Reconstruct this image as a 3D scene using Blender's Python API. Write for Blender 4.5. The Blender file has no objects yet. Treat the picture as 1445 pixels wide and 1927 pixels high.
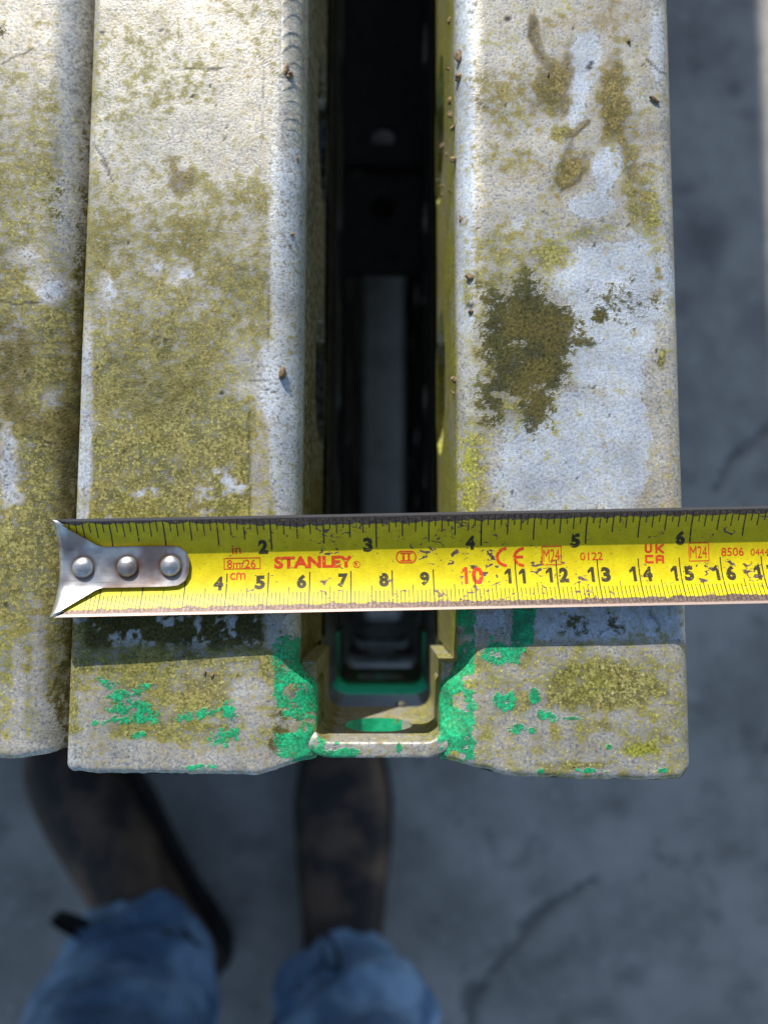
import bpy, bmesh, math, random
import numpy as np
from mathutils import Vector, Matrix

# ------------------------------------------------------------------ camera, sky, sun
S = 0.01                      # everything below is written in centimetres
HT = 64.0                     # height of the top face of the stack above the yard
CAM_Z = HT + 18.8
TH = math.radians(4.8)        # the phone leans a little away from the person
PHI = math.radians(0.16)
F = 1445.0                    # focal length in photograph pixels
W, H = 1445.0, 1927.0

sc = bpy.context.scene
cam_d = bpy.data.cameras.new('camera')
cam = bpy.data.objects.new('camera', cam_d)
sc.collection.objects.link(cam)
cam.location = (0, 0, CAM_Z*S)
cam.rotation_euler = (TH, 0, PHI)
cam_d.sensor_fit = 'VERTICAL'
cam_d.sensor_height = 9.8
cam_d.sensor_width = 7.35
cam_d.lens = 9.8*F/H
cam_d.clip_start = 0.005
cam_d.clip_end = 200
cam_d.dof.use_dof = True
cam_d.dof.focus_distance = 0.187
cam_d.dof.aperture_fstop = 2.0
sc.camera = cam

SUN_EL = math.radians(26.5)
SUN_AZ = math.radians(16.1)   # from the far side (+y) towards the left (-x)
to_sun = Vector((-math.sin(SUN_AZ)*math.cos(SUN_EL), math.cos(SUN_AZ)*math.cos(SUN_EL), math.sin(SUN_EL)))
world = bpy.data.worlds.new('World')
sc.world = world
world.use_nodes = True
wn = world.node_tree
wn.nodes.clear()
sky = wn.nodes.new('ShaderNodeTexSky')
sky.sky_type = 'NISHITA'
sky.sun_disc = False
sky.sun_elevation = SUN_EL
sky.sun_rotation = math.atan2(to_sun.x, to_sun.y)
sky.air_density = 1.0
sky.dust_density = 0.6
bg = wn.nodes.new('ShaderNodeBackground')
bg.inputs['Strength'].default_value = 0.112
wo = wn.nodes.new('ShaderNodeOutputWorld')
wn.links.new(sky.outputs[0], bg.inputs[0])
wn.links.new(bg.outputs[0], wo.inputs[0])
sun_d = bpy.data.lights.new('sun', 'SUN')
sun_d.energy = 5.0
sun_d.angle = math.radians(0.5)
sun_d.color = (1.0, 0.965, 0.905)
sun = bpy.data.objects.new('sun', sun_d)
sc.collection.objects.link(sun)
sun.rotation_euler = to_sun.to_track_quat('Z', 'Y').to_euler()
sc.view_settings.view_transform = 'Standard'
sc.view_settings.look = 'None'
sc.view_settings.exposure = 0.35
sc.view_settings.gamma = 1.0
sc.cycles.max_bounces = 8
sc.cycles.sample_clamp_indirect = 6.0

# ------------------------------------------------------------------ where a photograph pixel lies on a height
_Rz = np.array([[math.cos(PHI), -math.sin(PHI), 0], [math.sin(PHI), math.cos(PHI), 0], [0, 0, 1]])
_Rx = np.array([[1, 0, 0], [0, math.cos(TH), -math.sin(TH)], [0, math.sin(TH), math.cos(TH)]])
RC = _Rz @ _Rx
CAM = np.array([0, 0, CAM_Z])

def at(px, py, z=HT):
    d = RC @ np.array([(px - W/2)/F, -(py - H/2)/F, -1.0])
    t = (z - CAM_Z)/d[2]
    p = CAM + d*t
    return p[0], p[1]

def to_px(P):
    q = (P - CAM) @ RC
    return W/2 + F*q[:, 0]/(-q[:, 2]), H/2 - F*q[:, 1]/(-q[:, 2])

# ------------------------------------------------------------------ numpy noise for stains
_rng = np.random.RandomState(7)
_tabs = [_rng.rand(256, 256) for _ in range(8)]

def vnoise(x, y, scale, k=0):
    t = _tabs[k % 8]
    x = x/scale + 31.7*k
    y = y/scale + 17.3*k
    xi = np.floor(x).astype(int); yi = np.floor(y).astype(int)
    fx = x - xi; fy = y - yi
    fx = fx*fx*(3 - 2*fx); fy = fy*fy*(3 - 2*fy)
    g = lambda a, b: t[a % 256, b % 256]
    return (g(xi, yi)*(1-fx) + g(xi+1, yi)*fx)*(1-fy) + (g(xi, yi+1)*(1-fx) + g(xi+1, yi+1)*fx)*fy

def fbm(x, y, scale, k=0, oct=4):
    v = 0; a = 1; s = 0
    for i in range(oct):
        v = v + a*vnoise(x, y, scale/2**i, k+i)
        s += a; a *= 0.55
    return v/s

def sstep(a, b, v):
    t = np.clip((v - a)/(b - a), 0, 1)
    return t*t*(3 - 2*t)

def blob(X, Y, cx, cy, rx, ry, s=1.0, ang=0.0, soft=0.35, warp=0.25, k=3):
    """a soft stain, 1 inside and 0 outside, with a wandering edge"""
    c, n = math.cos(math.radians(ang)), math.sin(math.radians(ang))
    dx, dy = X - cx, Y - cy
    u = (dx*c + dy*n)/rx; v = (-dx*n + dy*c)/ry
    r = np.sqrt(u*u + v*v)
    r = r + warp*2*(fbm(X, Y, max(12, 0.8*min(rx, ry)), k, 4) - 0.5)
    return s*(1 - sstep(1 - soft, 1 + soft, r))

def poly(X, Y, pts, soft=14, warp=14, k=2):
    """a stain with a given outline: signed distance to a polygon, with a ragged edge"""
    n = len(pts)
    d2 = np.full(X.shape, 1e12); inside = np.zeros(X.shape, bool)
    for i in range(n):
        ax, ay = pts[i]; bx, by = pts[(i+1) % n]
        ex, ey = bx-ax, by-ay
        t = np.clip(((X-ax)*ex + (Y-ay)*ey)/(ex*ex+ey*ey), 0, 1)
        d2 = np.minimum(d2, (X-ax-t*ex)**2 + (Y-ay-t*ey)**2)
        if ay != by:
            cr = ((ay > Y) != (by > Y)) & (X < (bx-ax)*(Y-ay)/(by-ay) + ax)
            inside ^= cr
    d = np.sqrt(d2)*np.where(inside, 1, -1)
    d = d + warp*2*(fbm(X, Y, 36, k, 4) - 0.5)
    return sstep(-soft, soft, d)

def stroke(X, Y, pts, w):
    d2 = np.full(X.shape, 1e12)
    for (ax, ay), (bx, by) in zip(pts[:-1], pts[1:]):
        ex, ey = bx-ax, by-ay
        t = np.clip(((X-ax)*ex + (Y-ay)*ey)/(ex*ex+ey*ey), 0, 1)
        d2 = np.minimum(d2, (X-ax-t*ex)**2 + (Y-ay-t*ey)**2)
    return 1 - sstep(w*0.5, w*1.3, np.sqrt(d2))

# ------------------------------------------------------------------ stains on the two steel sections (in photograph pixels on the top face)
ATTRS = ('tan', 'bare', 'algae', 'moss', 'green', 'dark', 'lime', 'brown')

def stains_measured(X, Y):
    """fields of weathering on the measured beam"""
    n1 = fbm(X, Y, 90, 0); n2 = fbm(X, Y, 40, 2); n3 = fbm(X, Y, 200, 5)
    z = np.zeros_like(X)
    A = {a: z.copy() for a in ATTRS}
    L = X < 715
    R = ~L
    mx = np.maximum
    # ---- left flange
    grow = np.interp(Y, [-200, 0, 180, 300, 360, 430, 560, 700, 850, 990, 1150, 1245], [.16, .20, .27, .22, .42, .60, .66, .74, .84, .88, .92, .9])
    al = grow + 0.62*(n1 - .5) + .45*(n3 - .5)
    A['lime'] = .3*sstep(760, 900, Y)*sstep(.35, .65, n1)
    tan = np.interp(Y, [-200, 0, 300, 420, 700, 1000], [.55, .52, .5, .55, .42, .35]) + .3*(n2 - .5)
    # clean strip along the slot edge
    edge = np.interp(Y, [0, 150, 300, 470, 640, 660, 760, 800, 980, 1150], [528, 520, 508, 506, 512, 490, 486, 505, 512, 500]) + 16*(n2 - .5)
    strip = sstep(-7, 7, X - edge)
    br = strip*np.interp(Y, [100, 260, 330, 1000, 1140], [.25, .45, .62, .62, .45])
    al = al*(1 - .8*strip); tan = tan*(1 - .7*strip)
    # paler strip where the flange was rubbed, then a dull seam
    al = al - .35*blob(X, Y, 500, 720, 22, 70, 1, 0, .5, .4) - .3*blob(X, Y, 470, 735, 45, 12, 1, 0, .6, .4)
    tan = mx(tan, blob(X, Y, 490, 880, 22, 120, .75, 0, .4, .3))
    al = np.where((Y > 780), al*(1 - .55*blob(X, Y, 490, 900, 20, 140, 1, 0, .4, .3)), al)
    edge_l = np.interp(Y, [500, 640, 750, 1000], [166, 168, 172, 165])
    pale = (1 - sstep(0, 9, X - edge_l))*sstep(560, 680, Y)*(Y < 1170)*(.5 + .8*n2)
    al = al - .7*pale; br = mx(br, .7*pale)
    for (x, y, rx, ry) in ((412, 905, 26, 22), (385, 945, 16, 20), (398, 880, 10, 10), (270, 925, 22, 10), (205, 985, 14, 10),
                           (250, 850, 8, 7), (205, 540, 14, 26), (145+150, 500, 16, 12), (345, 520, 22, 16), (450, 915, 12, 10)):
        s = blob(X, Y, x, y, rx*1.2, ry*1.2, 1, 0, .7, .8, 4)*sstep(.42, .58, fbm(X, Y, 16, 2, 3))
        al = al - .75*s; br = mx(br, .75*s)
    # whiter patch of clean metal high up
    s = blob(X, Y, 300, 265, 120, 60, 1, -15, .6, .4)
    br = mx(br, .38*s); tan = tan - .2*s
    s = blob(X, Y, 205, 170, 22, 150, 1, 3, .6, .5)
    br = mx(br, .55*s); al = al - .1*s
    A['brown'] = mx(A['brown'], L*blob(X, Y, 324, 300, 16, 14, .55, 0, .8, .5))
    A['brown'] = mx(A['brown'], L*(np.interp(Y, [330, 420, 700, 850, 1000], [0, .26, .26, .12, .1]) + .9*(n1-.5)))
    A['brown'] = mx(A['brown'], L*.3*sstep(.55, .75, n1)*sstep(250, 120, Y))
    for (x, y, r) in ((338, 342, 22), (352, 338, 14)):
        A['brown'] = mx(A['brown'], L*blob(X, Y, x, y, r*1.2, r*1.4, .85, 0, .8, .5))
    al = mx(al, blob(X, Y, 300, 668, 26, 22, .95, 20, .6, .5))
    A['moss'] = mx(A['moss'], L*blob(X, Y, 310, 650, 24, 20, .4, 30, .7, .6))
    A['moss'] = mx(A['moss'], L*blob(X, Y, 305, 745, 110, 60, .33, 0, .8, .6))
    # end zone of the left flange
    zone = sstep(1195, 1240, Y)
    al_end = .74 + .5*(n1 - .5) + .3*(vnoise(X*.25, Y*1.6, 14, 3) - .5)
    al_end = al_end - .75*sstep(1372, 1412, Y + 25*(n1-.5) - 10*sstep(250, 330, X)) - .5*blob(X, Y, 470, 1330, 32, 60, 1, 0, .6, .5) - .55*blob(X, Y, 178, 1330, 28, 60, 1, 0, .6, .6)
    al = al*(1-zone) + al_end*zone
    tan = tan*(1-zone) + zone*(.5 + .5*(n2-.5))
    br = br*(1-zone) + zone*(.25*sstep(1375, 1415, Y) + .28*sstep(170, 150, X))
    # bare specks in black algae, deepened to paint the tape's shadow darker
    spk = sstep(.56, .66, fbm(X, Y, 22, 6, 3))*sstep(1150, 1165, Y)*(1-zone)
    al = al*(1-.75*spk); br = mx(br, .75*spk*(Y > 1150)); 
    A['moss'] = mx(A['moss'], L*(sstep(1130, 1160, Y)*(1-zone)*.85*(1-.8*spk)*sstep(150, 175, X)*sstep(510, 480, X)))
    gr = z.copy()
    for (x, y, rx, ry, a) in ((240, 1310, 30, 14, -15), (236, 1335, 26, 14, 0), (262, 1340, 26, 22, 20), (222, 1355, 20, 10, 0), (265, 1384, 14, 8, 0),
                              (178, 1358, 7, 9, 0), (198, 1361, 8, 7, 0), (200, 1285, 18, 8, 20), (412, 1386, 20, 15, 0), (440, 1380, 9, 14, 0), (432, 1340, 12, 18, 0),
                              (385, 1443, 26, 4, 0), (345, 1446, 18, 3, 0), (270, 1292, 12, 6, 0), (375, 1345, 40, 8, -10)):
        gr = mx(gr, blob(X, Y, x, y, rx*1.25, ry*1.25, .66, a, .7, .75, 5))
    edge_g = 512 + 20*(n2-.5) + 14*sstep(1240, 1180, Y)
    solid = sstep(-16, 16, X - edge_g)*sstep(1165, 1200, Y)*(1-sstep(1425, 1445, Y - .1*(X-520)))
    spot = fbm(X, Y, 26, 1, 4)
    gr = mx(gr, solid*(.78 - .5*sstep(.46, .60, spot)*sstep(562, 530, X) - .35*sstep(.60, .68, spot)))
    A['moss'] = mx(A['moss'], L*solid*.62*sstep(.52, .60, spot)*sstep(562, 525, X))
    A['moss'] = mx(A['moss'], L*.6*blob(X, Y, 521, 1400, 16, 24, 1, 0, .5, .6))
    # ---- right flange
    ra = .22 + .3*(n1-.5) + .2*(n3-.5)
    rt = .42 + .35*(n2-.5)
    rb = .30 + .2*(n3-.5)
    B = lambda *a, **k: blob(X, Y, *a, **k)
    sites_a = [(955, 170, 80, 40, .45, 0), (950, 200, 55, 50, .5, 0), (1030, 170, 32, 40, .82, 10), (960, 300, 62, 22, .5, 0), (1065, 320, 24, 38, .78, 30),
               (1150, 210, 24, 60, .9, 0), (1165, 165, 20, 90, .62, 0), (1035, 480, 42, 36, .72, 0), (945, 470, 70, 40, .55, 0), (1185, 290, 22, 110, .6, 0),
               (1215, 390, 26, 70, .74, 0), (1110, 440, 60, 16, .62, -10), (1195, 370, 22, 50, .7, 0), (930, 540, 40, 30, .7, 0), (1020, 770, 40, 30, .6, 0),
               (1232, 520, 13, 90, .66, 0), (1245, 680, 8, 22, .92, 0), (890, 880, 26, 90, .8, 0), (925, 950, 26, 36, .62, 0), (885, 960, 26, 40, .8, 0),
               (880, 560, 12, 40, .6, 0), (1125, 595, 14, 18, .95, 0), (1060, 250, 22, 14, .75, 0), (925, 800, 30, 26, .62, 0)]
    for (x, y, rx, ry, s, a) in sites_a:
        ra = mx(ra, B(x, y, rx*1.1, ry*1.1, s, a, .65, .6))
    for (x, y, rx, ry, s, a) in ((1010, 60, 16, 60, .8, -8), (1050, 150, 18, 62, .95, 14), (1150, 35, 60, 50, .7, 0), (1075, 330, 26, 44, .95, 30), (1150, 190, 34, 110, .8, 0),
                                 (1060, 40, 44, 20, .75, 0), (1215, 860, 10, 150, .8, 0), (1140, 840, 7, 130, .75, 0), (1258, 900, 8, 130, .8, 0), (1140, 780, 14, 40, .6, 0),
                                 (1105, 550, 12, 16, .85, 0), (1165, 500, 12, 12, .8, 0), (1225, 130, 20, 30, .7, 0), (1000, 330, 60, 30, .6, 0), (1120, 930, 50, 30, .5, 0)):
        rt = mx(rt, B(x, y, rx*1.15, ry, s, a, .6, .6, k=5))
    for (x, y, rx, ry, s, a) in ((1035, 170, 36, 46, .8, 10), (1060, 150, 14, 60, .9, 14), (1155, 190, 26, 80, .85, 0), (1160, 215, 20, 40, .9, 0), (955, 175, 90, 50, .42, 0), (1080, 320, 24, 40, .9, 30), (1160, 40, 50, 50, .45, 0),
                                 (1062, 350, 20, 12, .7, 0), (970, 300, 90, 40, .36, 0), (1195, 260, 40, 90, .42, 0), (940, 420, 80, 70, .30, 0), (1060, 40, 44, 16, .45, 0), (1010, 60, 8, 30, .7, -8), (1235, 540, 12, 50, .5, 0)):
        A['brown'] = mx(A['brown'], R*B(x, y, rx*1.1, ry*1.1, s, a, .7, .6, k=5))
    wx = X + 22*(fbm(X, Y, 40, 1, 4) - .5); wy = Y + 22*(fbm(X, Y, 40, 4, 4) - .5)
    for pts, w, s in ((((1002, 36), (1012, 90), (1036, 130), (1056, 170), (1058, 205)), 13, .85), (((1108, 228), (1078, 250), (1066, 285), (1060, 345), (1085, 345), (1102, 310)), 8, .8),
                      (((1150, 110), (1152, 200), (1170, 235), (1190, 330), (1212, 400)), 15, .62)):
        A['brown'] = mx(A['brown'], R*s*stroke(wx, wy, pts, w))
    bare_s = z.copy()
    for (x, y, rx, ry, s, a) in ((1098, 115, 30, 66, .95, 8), (1085, 200, 18, 44, .8, 10), (1140, 325, 26, 48, 1.0, 12), (1115, 385, 46, 26, 1.0, -10),
                                 (1160, 530, 100, 90, .95, 0), (1130, 640, 70, 120, .9, 0), (1160, 640, 70, 120, .95, 0), (1175, 850, 42, 160, 1.0, 0), (1040, 900, 130, 110, .85, 0), (1090, 800, 60, 80, .85, 0), (1235, 80, 16, 90, .7, 0),
                                 (975, 420, 20, 22, .6, 0), (885, 690, 26, 130, .55, 0)):
        bare_s = mx(bare_s, B(x, y, rx, ry, s, a, .35, .45, k=6))
    rb = mx(rb, bare_s)
    ra = ra*(1 - .55*bare_s*(1 - (ra > .85))); rt = rt*(1 - .5*bare_s*(rt < .74))
    moss = poly(X, Y, [(893, 520), (940, 540), (1000, 505), (1030, 540), (1068, 590), (1100, 640), (1062, 670), (1066, 700), (1045, 745), (1040, 780), (1000, 815),
                       (985, 800), (1000, 760), (960, 765), (930, 770), (903, 765), (900, 700), (915, 690), (896, 600)], 30, 24)
    spk = sstep(.60, .68, fbm(X, Y, 24, 3, 4))
    moss = moss*(1 - .8*spk*sstep(0, 1, fbm(X, Y, 160, 6, 2)*1.6 - .2))
    moss2 = mx(B(1130, 590, 14, 18, .85, 20, .6, .7), B(930, 790, 40, 18, .6, 0, .8, .9))
    moss2 = mx(moss2, B(1105, 645, 26, 7, .8, 0, .8, .9)); moss2 = mx(moss2, B(1175, 575, 60, 40, .46, 0, .9, .8)); moss2 = mx(moss2, B(1000, 800, 18, 22, .8, 30, .6, .6))
    ra = mx(ra, .66*poly(X, Y, [(880, 500), (1000, 470), (1060, 560), (1100, 640), (1050, 800), (960, 830), (890, 790)], 50, 24))
    rmoss = mx(1.12*moss*np.interp(X, [890, 930, 990], [.62, .82, 1.0])*np.interp(Y, [510, 560, 620], [.6, .85, 1.0]), moss2)
    ra = mx(ra, .9*sstep(.45, .9, fbm(X, Y, 90, 1, 2)*1.3*poly(X, Y, [(930, 560), (1040, 560), (1080, 690), (1000, 760), (930, 700)], 40, 20)))
    # end zone right
    zone = sstep(1190, 1215, Y)
    rae = .36 + .6*(n2-.5) + .25*(n1-.5)
    rae = mx(rae, poly(X, Y, [(1020, 1260), (1060, 1245), (1180, 1238), (1225, 1258), (1255, 1290), (1265, 1305), (1220, 1330), (1150, 1340), (1020, 1335)], 22, 18)*.92)
    for (x, y, rx, ry, s) in ((985, 1320, 40, 26, .72), (900, 1240, 34, 26, .6), (1120, 1365, 60, 16, .62), (1235, 1390, 30, 40, .6), (1085, 1440, 80, 9, .75), (990, 1240, 24, 22, .7), (935, 1290, 30, 40, .5)):
        rae = mx(rae, B(x, y, rx, ry, s, 0, .7, .7))
    ra = ra*(1-zone) + rae*zone
    rt = rt*(1-zone) + zone*(.56 + .6*(n1-.5))
    rb = rb*(1-zone) + zone*mx(.12 + .3*sstep(1268, 1285, X), .32*B(1100, 1225, 120, 26))
    # in the tape's shade: moss and paint on the left, bare zinc on the right
    zs = sstep(1120, 1145, Y)*(1-zone)
    rb = rb*(1-zs) + zs*(.9*sstep(1000, 1014, X) + .75*sstep(.5, .6, fbm(X, Y, 26, 4, 3)))
    rmoss = mx(rmoss*(1-zs), zs*(1 - sstep(948, 966, X))*.62*sstep(.46, .40, fbm(X, Y, 26, 4, 3)))
    rmoss = mx(rmoss, zs*mx(B(1085, 1180, 26, 20, .6, 0, .8, .9), B(1160, 1175, 20, 18, .5, 0, .8, .9)))
    rg = z.copy()
    rg = mx(rg, poly(X, Y, [(950, 1110), (1005, 1110), (1010, 1150), (1004, 1180), (1000, 1210), (955, 1210), (962, 1170)], 8, 10)*.95)
    rg = mx(rg, poly(X, Y, [(940, 1212), (985, 1208), (978, 1226), (975, 1250), (948, 1252), (938, 1240)], 7, 14)*.9)
    for (x, y, rx, ry, a, s) in ((944, 1318, 20, 18, 0, .72), (1006, 1312, 9, 16, -20, .85), (974, 1371, 17, 10, 10, .75), (1030, 1345, 24, 9, 15, .6), (930, 1225, 20, 24, 0, .66), (995, 1345, 14, 8, 0, .55),
                                 (1075, 1350, 18, 6, 0, .6), (1000, 1376, 6, 6, 0, .7), (1016, 1452, 10, 4, 0, .9), (1110, 1450, 28, 4, 0, .9), (1245, 1450, 9, 4, 0, .9), (1145, 1405, 6, 5, 0, .7)):
        rg = mx(rg, B(x, y, rx*1.15, ry*1.15, s, a, .45, .55, k=1))
    ge = 894 + 12*(fbm(X, Y, 16, 2, 3)-.5)
    solid = sstep(7, -7, X - ge)*sstep(1190, 1205, Y + .55*(X-895))*(1 - sstep(1425, 1440, Y))
    solid = mx(solid, sstep(900, 890, X)*zs*sstep(.40, .5, fbm(X, Y, 40, 1))*.9)
    hole = mx(mx(B(882, 1283, 10, 14, 1, 0, .2, .3), B(864, 1320, 10, 18, 1, 0, .2, .35)), B(855, 1425, 14, 12, 1, 0, .3, .4))
    solid = solid*(1 - hole)
    rt = mx(rt, hole*.6)
    rg = mx(rg, .84*solid)
    # slot-side rounding of the right flange: algae low down, bare metal higher up
    rnd = sstep(866, 856, X)
    ra = mx(ra, rnd*np.interp(Y, [0, 420, 700, 800, 1150, 1200], [.3, .3, .55, .85, .95, .5]))
    rb = mx(rb*(1-rnd*sstep(650, 800, Y)), .8*sstep(905, 888, X)*sstep(720, 600, Y)*(1-rnd*.3))
    A['tan'] = np.where(L, tan, rt)
    A['bare'] = np.where(L, br, rb)
    A['algae'] = np.where(L, al, ra)
    A['moss'] = np.where(L, A['moss'], rmoss)
    A['green'] = np.where(L, gr, rg)
    A['lime'] = np.where(L, np.maximum(A['lime'], .12*sstep(.5, .7, n1)), mx(mx(B(1205, 1410, 40, 14, 1, -6, .6, .5), .8*sstep(905, 885, X)*sstep(740, 860, Y)), .25*sstep(.5, .7, n1)))
    A['algae'] = mx(A['algae'], np.where(L, 0, B(1205, 1410, 40, 14, .95, -6, .6, .5)))
    # scratches, chips, insects' marks
    dk = z.copy()
    for pts, w, s in ((((332, 129), (380, 131), (418, 130)), 1.6, .8), (((385, 134), (412, 134)), 1.2, .5), (((178, 270), (195, 300), (214, 342)), 1.8, .7), (((192, 305), (206, 326)), 3, .5),
                      (((497, 40), (495, 180), (490, 330)), 1.6, .35), (((485, 100), (512, 130), (543, 155)), 2.2, .7), (((506, 660), (508, 470)), 1.6, .4), (((468, 770), (470, 980)), 2, .5),
                      (((318, 915), (340, 770)), 1.1, .35), (((285, 645), (300, 636), (325, 640)), 2.2, .55), (((470, 715), (520, 720)), 1.6, .5), (((500, 730), (522, 738)), 1.8, .6),
                      (((1005, 42), (998, 70), (1012, 95), (1022, 112)), 5, .42), (((1066, 262), (1085, 255), (1108, 228)), 3, .5), (((1055, 360), (1090, 340), (1098, 318)), 4, .5),
                      (((1066, 255), (1064, 280), (1058, 320)), 3.5, .35),
                      (((1216, 110), (1232, 125), (1252, 142)), 2.4, .7), (((1180, 690), (1190, 720)), 1, .2), (((1130, 1190), (1150, 1180)), 2, .5), (((1222, 1150), (1240, 1178), (1232, 1190)), 3, .5),
                      (((896, 188), (910, 202)), 2.5, .7), (((1022, 398), (1030, 405)), 2.2, .7)):
        dk = mx(dk, s*stroke(X + 5*(vnoise(X, Y, 14, 1)-.5), Y + 5*(vnoise(X, Y, 14, 5)-.5), pts, w))
    r = random.Random(3)
    for i in range(80):
        x = r.choice([r.uniform(170, 520), r.uniform(890, 1250)]); y = r.uniform(0, 980); q = r.uniform(.9, 2.6)
        dk = mx(dk, stroke(X, Y, ((x, y), (x + r.uniform(-3, 3), y + r.uniform(2, 6))), q)*r.uniform(.3, .95))
    for (x, y, q) in ((895, 10, 6), (888, 24, 6), (955, 35, 7), (1108, 128, 6), (1112, 118, 4), (303, 58, 4), (193, 62, 4), (365, 180, 3), (407, 200, 3), (427, 240, 4), (412, 618, 3), (362, 183, 3), (417, 740, 4), (235, 850, 4), (885, 575, 8), (1183, 78, 5)):
        dk = mx(dk, blob(X, Y, x, y, q, q*.8, .9, 0, .5, .7))
    A['dark'] = dk
    return A

def stains_neighbour(X, Y):
    n1 = fbm(X, Y, 90, 1); n2 = fbm(X, Y, 34, 3); n3 = fbm(X, Y, 220, 6)
    z = np.zeros_like(X); mx = np.maximum
    A = {a: z.copy() for a in ATTRS}
    al = np.interp(Y, [-200, 0, 160, 240, 330, 420, 520, 620, 760, 1000, 1300, 1380, 1425], [.1, .14, .3, .52, .66, .52, .55, .8, .8, .8, .62, .42, .3]) + .35*(n1-.5) + .2*(n3-.5)
    tan = .55 + .4*(n2-.5)
    br = .2 + .2*(n3-.5)
    strip = sstep(100, 118, X + 10*(n1-.5))*sstep(560, 420, Y)
    br = mx(br, .5*strip*(1 - .5*sstep(150, 165, X))); al = al*(1-.65*strip); tan = tan*(1-.6*strip)
    for (x, y, rx, ry, s) in ((100, 540, 34, 28, .8), (15, 880, 18, 70, .8), (30, 935, 16, 14, .7), (72, 1250, 13, 110, .6), (35, 1300, 10, 90, .6), (100, 750, 18, 26, .55), (130, 650, 14, 50, .35), (60, 1405, 70, 16, .5), (55, 480, 30, 16, .6), (95, 1360, 12, 30, .4)):
        b = blob(X, Y, x, y, rx, ry, 1, 0, .6, .6, 4)
        al = al - s*b; br = mx(br, .85*s*b)
    moss_shade = .42*poly(X, Y, [(-20, 580), (60, 600), (70, 660), (60, 760), (110, 800), (100, 820), (30, 800), (-20, 780)], 26, 20)
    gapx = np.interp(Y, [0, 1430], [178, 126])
    moss_shade = mx(moss_shade, .62*sstep(-34, -8, X - gapx)*np.interp(Y, [0, 250, 400, 900], [.5, .6, .85, 1.0]))  # moss colour along this edge paints the gap's shade in
    moss_shade = mx(moss_shade, .62*blob(X, Y, 128, 860, 22, 110, 1, 0, .6, .5)); moss_shade = mx(moss_shade, .6*blob(X, Y, 112, 1340, 20, 70, 1, 0, .6, .7)); moss_shade = mx(moss_shade, .5*blob(X, Y, 120, 1230, 20, 120, 1, 0, .6, .5))
    moss_shade = mx(moss_shade, .45*blob(X, Y, 100, 380, 30, 60, 1, 0, .7, .7)); moss_shade = mx(moss_shade, .5*blob(X, Y, 5, 60, 18, 14, 1, 0, .6, .6))
    br = mx(br, .35*blob(X, Y, 112, 770, 16, 30, 1, 0, .7, .6))
    dk = z.copy()
    for pts, w, s in ((((2, 122), (30, 108), (62, 94)), 2, .65), (((0, 566), (30, 572), (68, 570)), 3, .7), (((0, 655), (15, 660)), 2, .6), (((40, 815), (75, 830), (100, 833)), 2.2, .55), (((108, 60), (104, 180), (108, 320)), 2, .35),
                      (((92, 12), (82, 30), (88, 48)), 4, .5), (((140, 170), (150, 230)), 2.5, .4), (((50, 700), (53, 710)), 2, .8), (((53, 850), (55, 856)), 2, .8), (((92, 201), (94, 205)), 2.5, .9), (((10, 1136), (12, 1142)), 3, .8)):
        dk = mx(dk, s*stroke(X + 5*(vnoise(X, Y, 14, 1)-.5), Y + 5*(vnoise(X, Y, 14, 5)-.5), pts, w))
    A['brown'] = mx(.34*sstep(.45, .7, n3)*sstep(250, 350, Y), mx(.75*poly(X, Y, [(-20, 580), (60, 600), (70, 660), (60, 760), (110, 800), (100, 820), (30, 800), (-20, 780)], 40, 24), .8*blob(X, Y, 125, 850, 26, 130, 1, 0, .6, .5)))
    A.update(tan=tan, bare=br, algae=al, moss=moss_shade*.8, dark=dk)
    A['lime'] = .3*sstep(1120, 1200, Y)*sstep(70, 30, X)
    return A

# ------------------------------------------------------------------ object helpers
def link(o):
    sc.collection.objects.link(o); return o

def thing(name, label, cat, loc, group=None):
    o = link(bpy.data.objects.new(name, None))
    o.location = [c*S for c in loc]
    o.empty_display_size = .02
    o['label'] = label; o['category'] = cat; o['kind'] = 'thing'
    if group: o['group'] = group
    return o

class MB:
    """verts (cm, local to the thing) and faces of one part"""
    def __init__(self): self.v = []; self.f = []; self.n = 0
    def add(self, verts, faces):
        b = self.n
        self.v.append(np.asarray(verts, float)); self.n += len(verts)
        self.f.extend([tuple(i + b for i in q) for q in faces])
    def grid(self, P, flip=False):
        """P: rows x cols x 3"""
        r, c = P.shape[:2]
        idx = np.arange(r*c).reshape(r, c)
        q = np.stack([idx[:-1, :-1], idx[:-1, 1:], idx[1:, 1:], idx[1:, :-1]], -1).reshape(-1, 4)
        if flip: q = q[:, ::-1]
        self.add(P.reshape(-1, 3), q.tolist())
    def box(self, x0, x1, y0, y1, z0, z1):
        v = [(x, y, z) for z in (z0, z1) for y in (y0, y1) for x in (x0, x1)]
        self.add(v, [(0, 2, 3, 1), (4, 5, 7, 6), (0, 1, 5, 4), (2, 6, 7, 3), (0, 4, 6, 2), (1, 3, 7, 5)])
    def mesh(self, name):
        m = bpy.data.meshes.new(name)
        V = np.concatenate(self.v)*S
        m.from_pydata(V.tolist(), [], self.f)
        m.validate(); m.update()
        return m

def part(name, mesh, mat, parent, smooth=True, weld=False, recalc=False):
    o = link(bpy.data.objects.new(name, mesh))
    if weld or recalc:
        b = bmesh.new(); b.from_mesh(mesh)
        if weld: bmesh.ops.remove_doubles(b, verts=b.verts, dist=2e-6)
        if recalc: bmesh.ops.recalc_face_normals(b, faces=b.faces)
        b.to_mesh(mesh); b.free()
    if smooth:
        mesh.polygons.foreach_set('use_smooth', [True]*len(mesh.polygons))
        try: mesh.set_sharp_from_angle(angle=math.radians(40))
        except Exception: pass
    if mat and not mesh.materials: mesh.materials.append(mat)
    o.parent = parent
    return o

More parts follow.
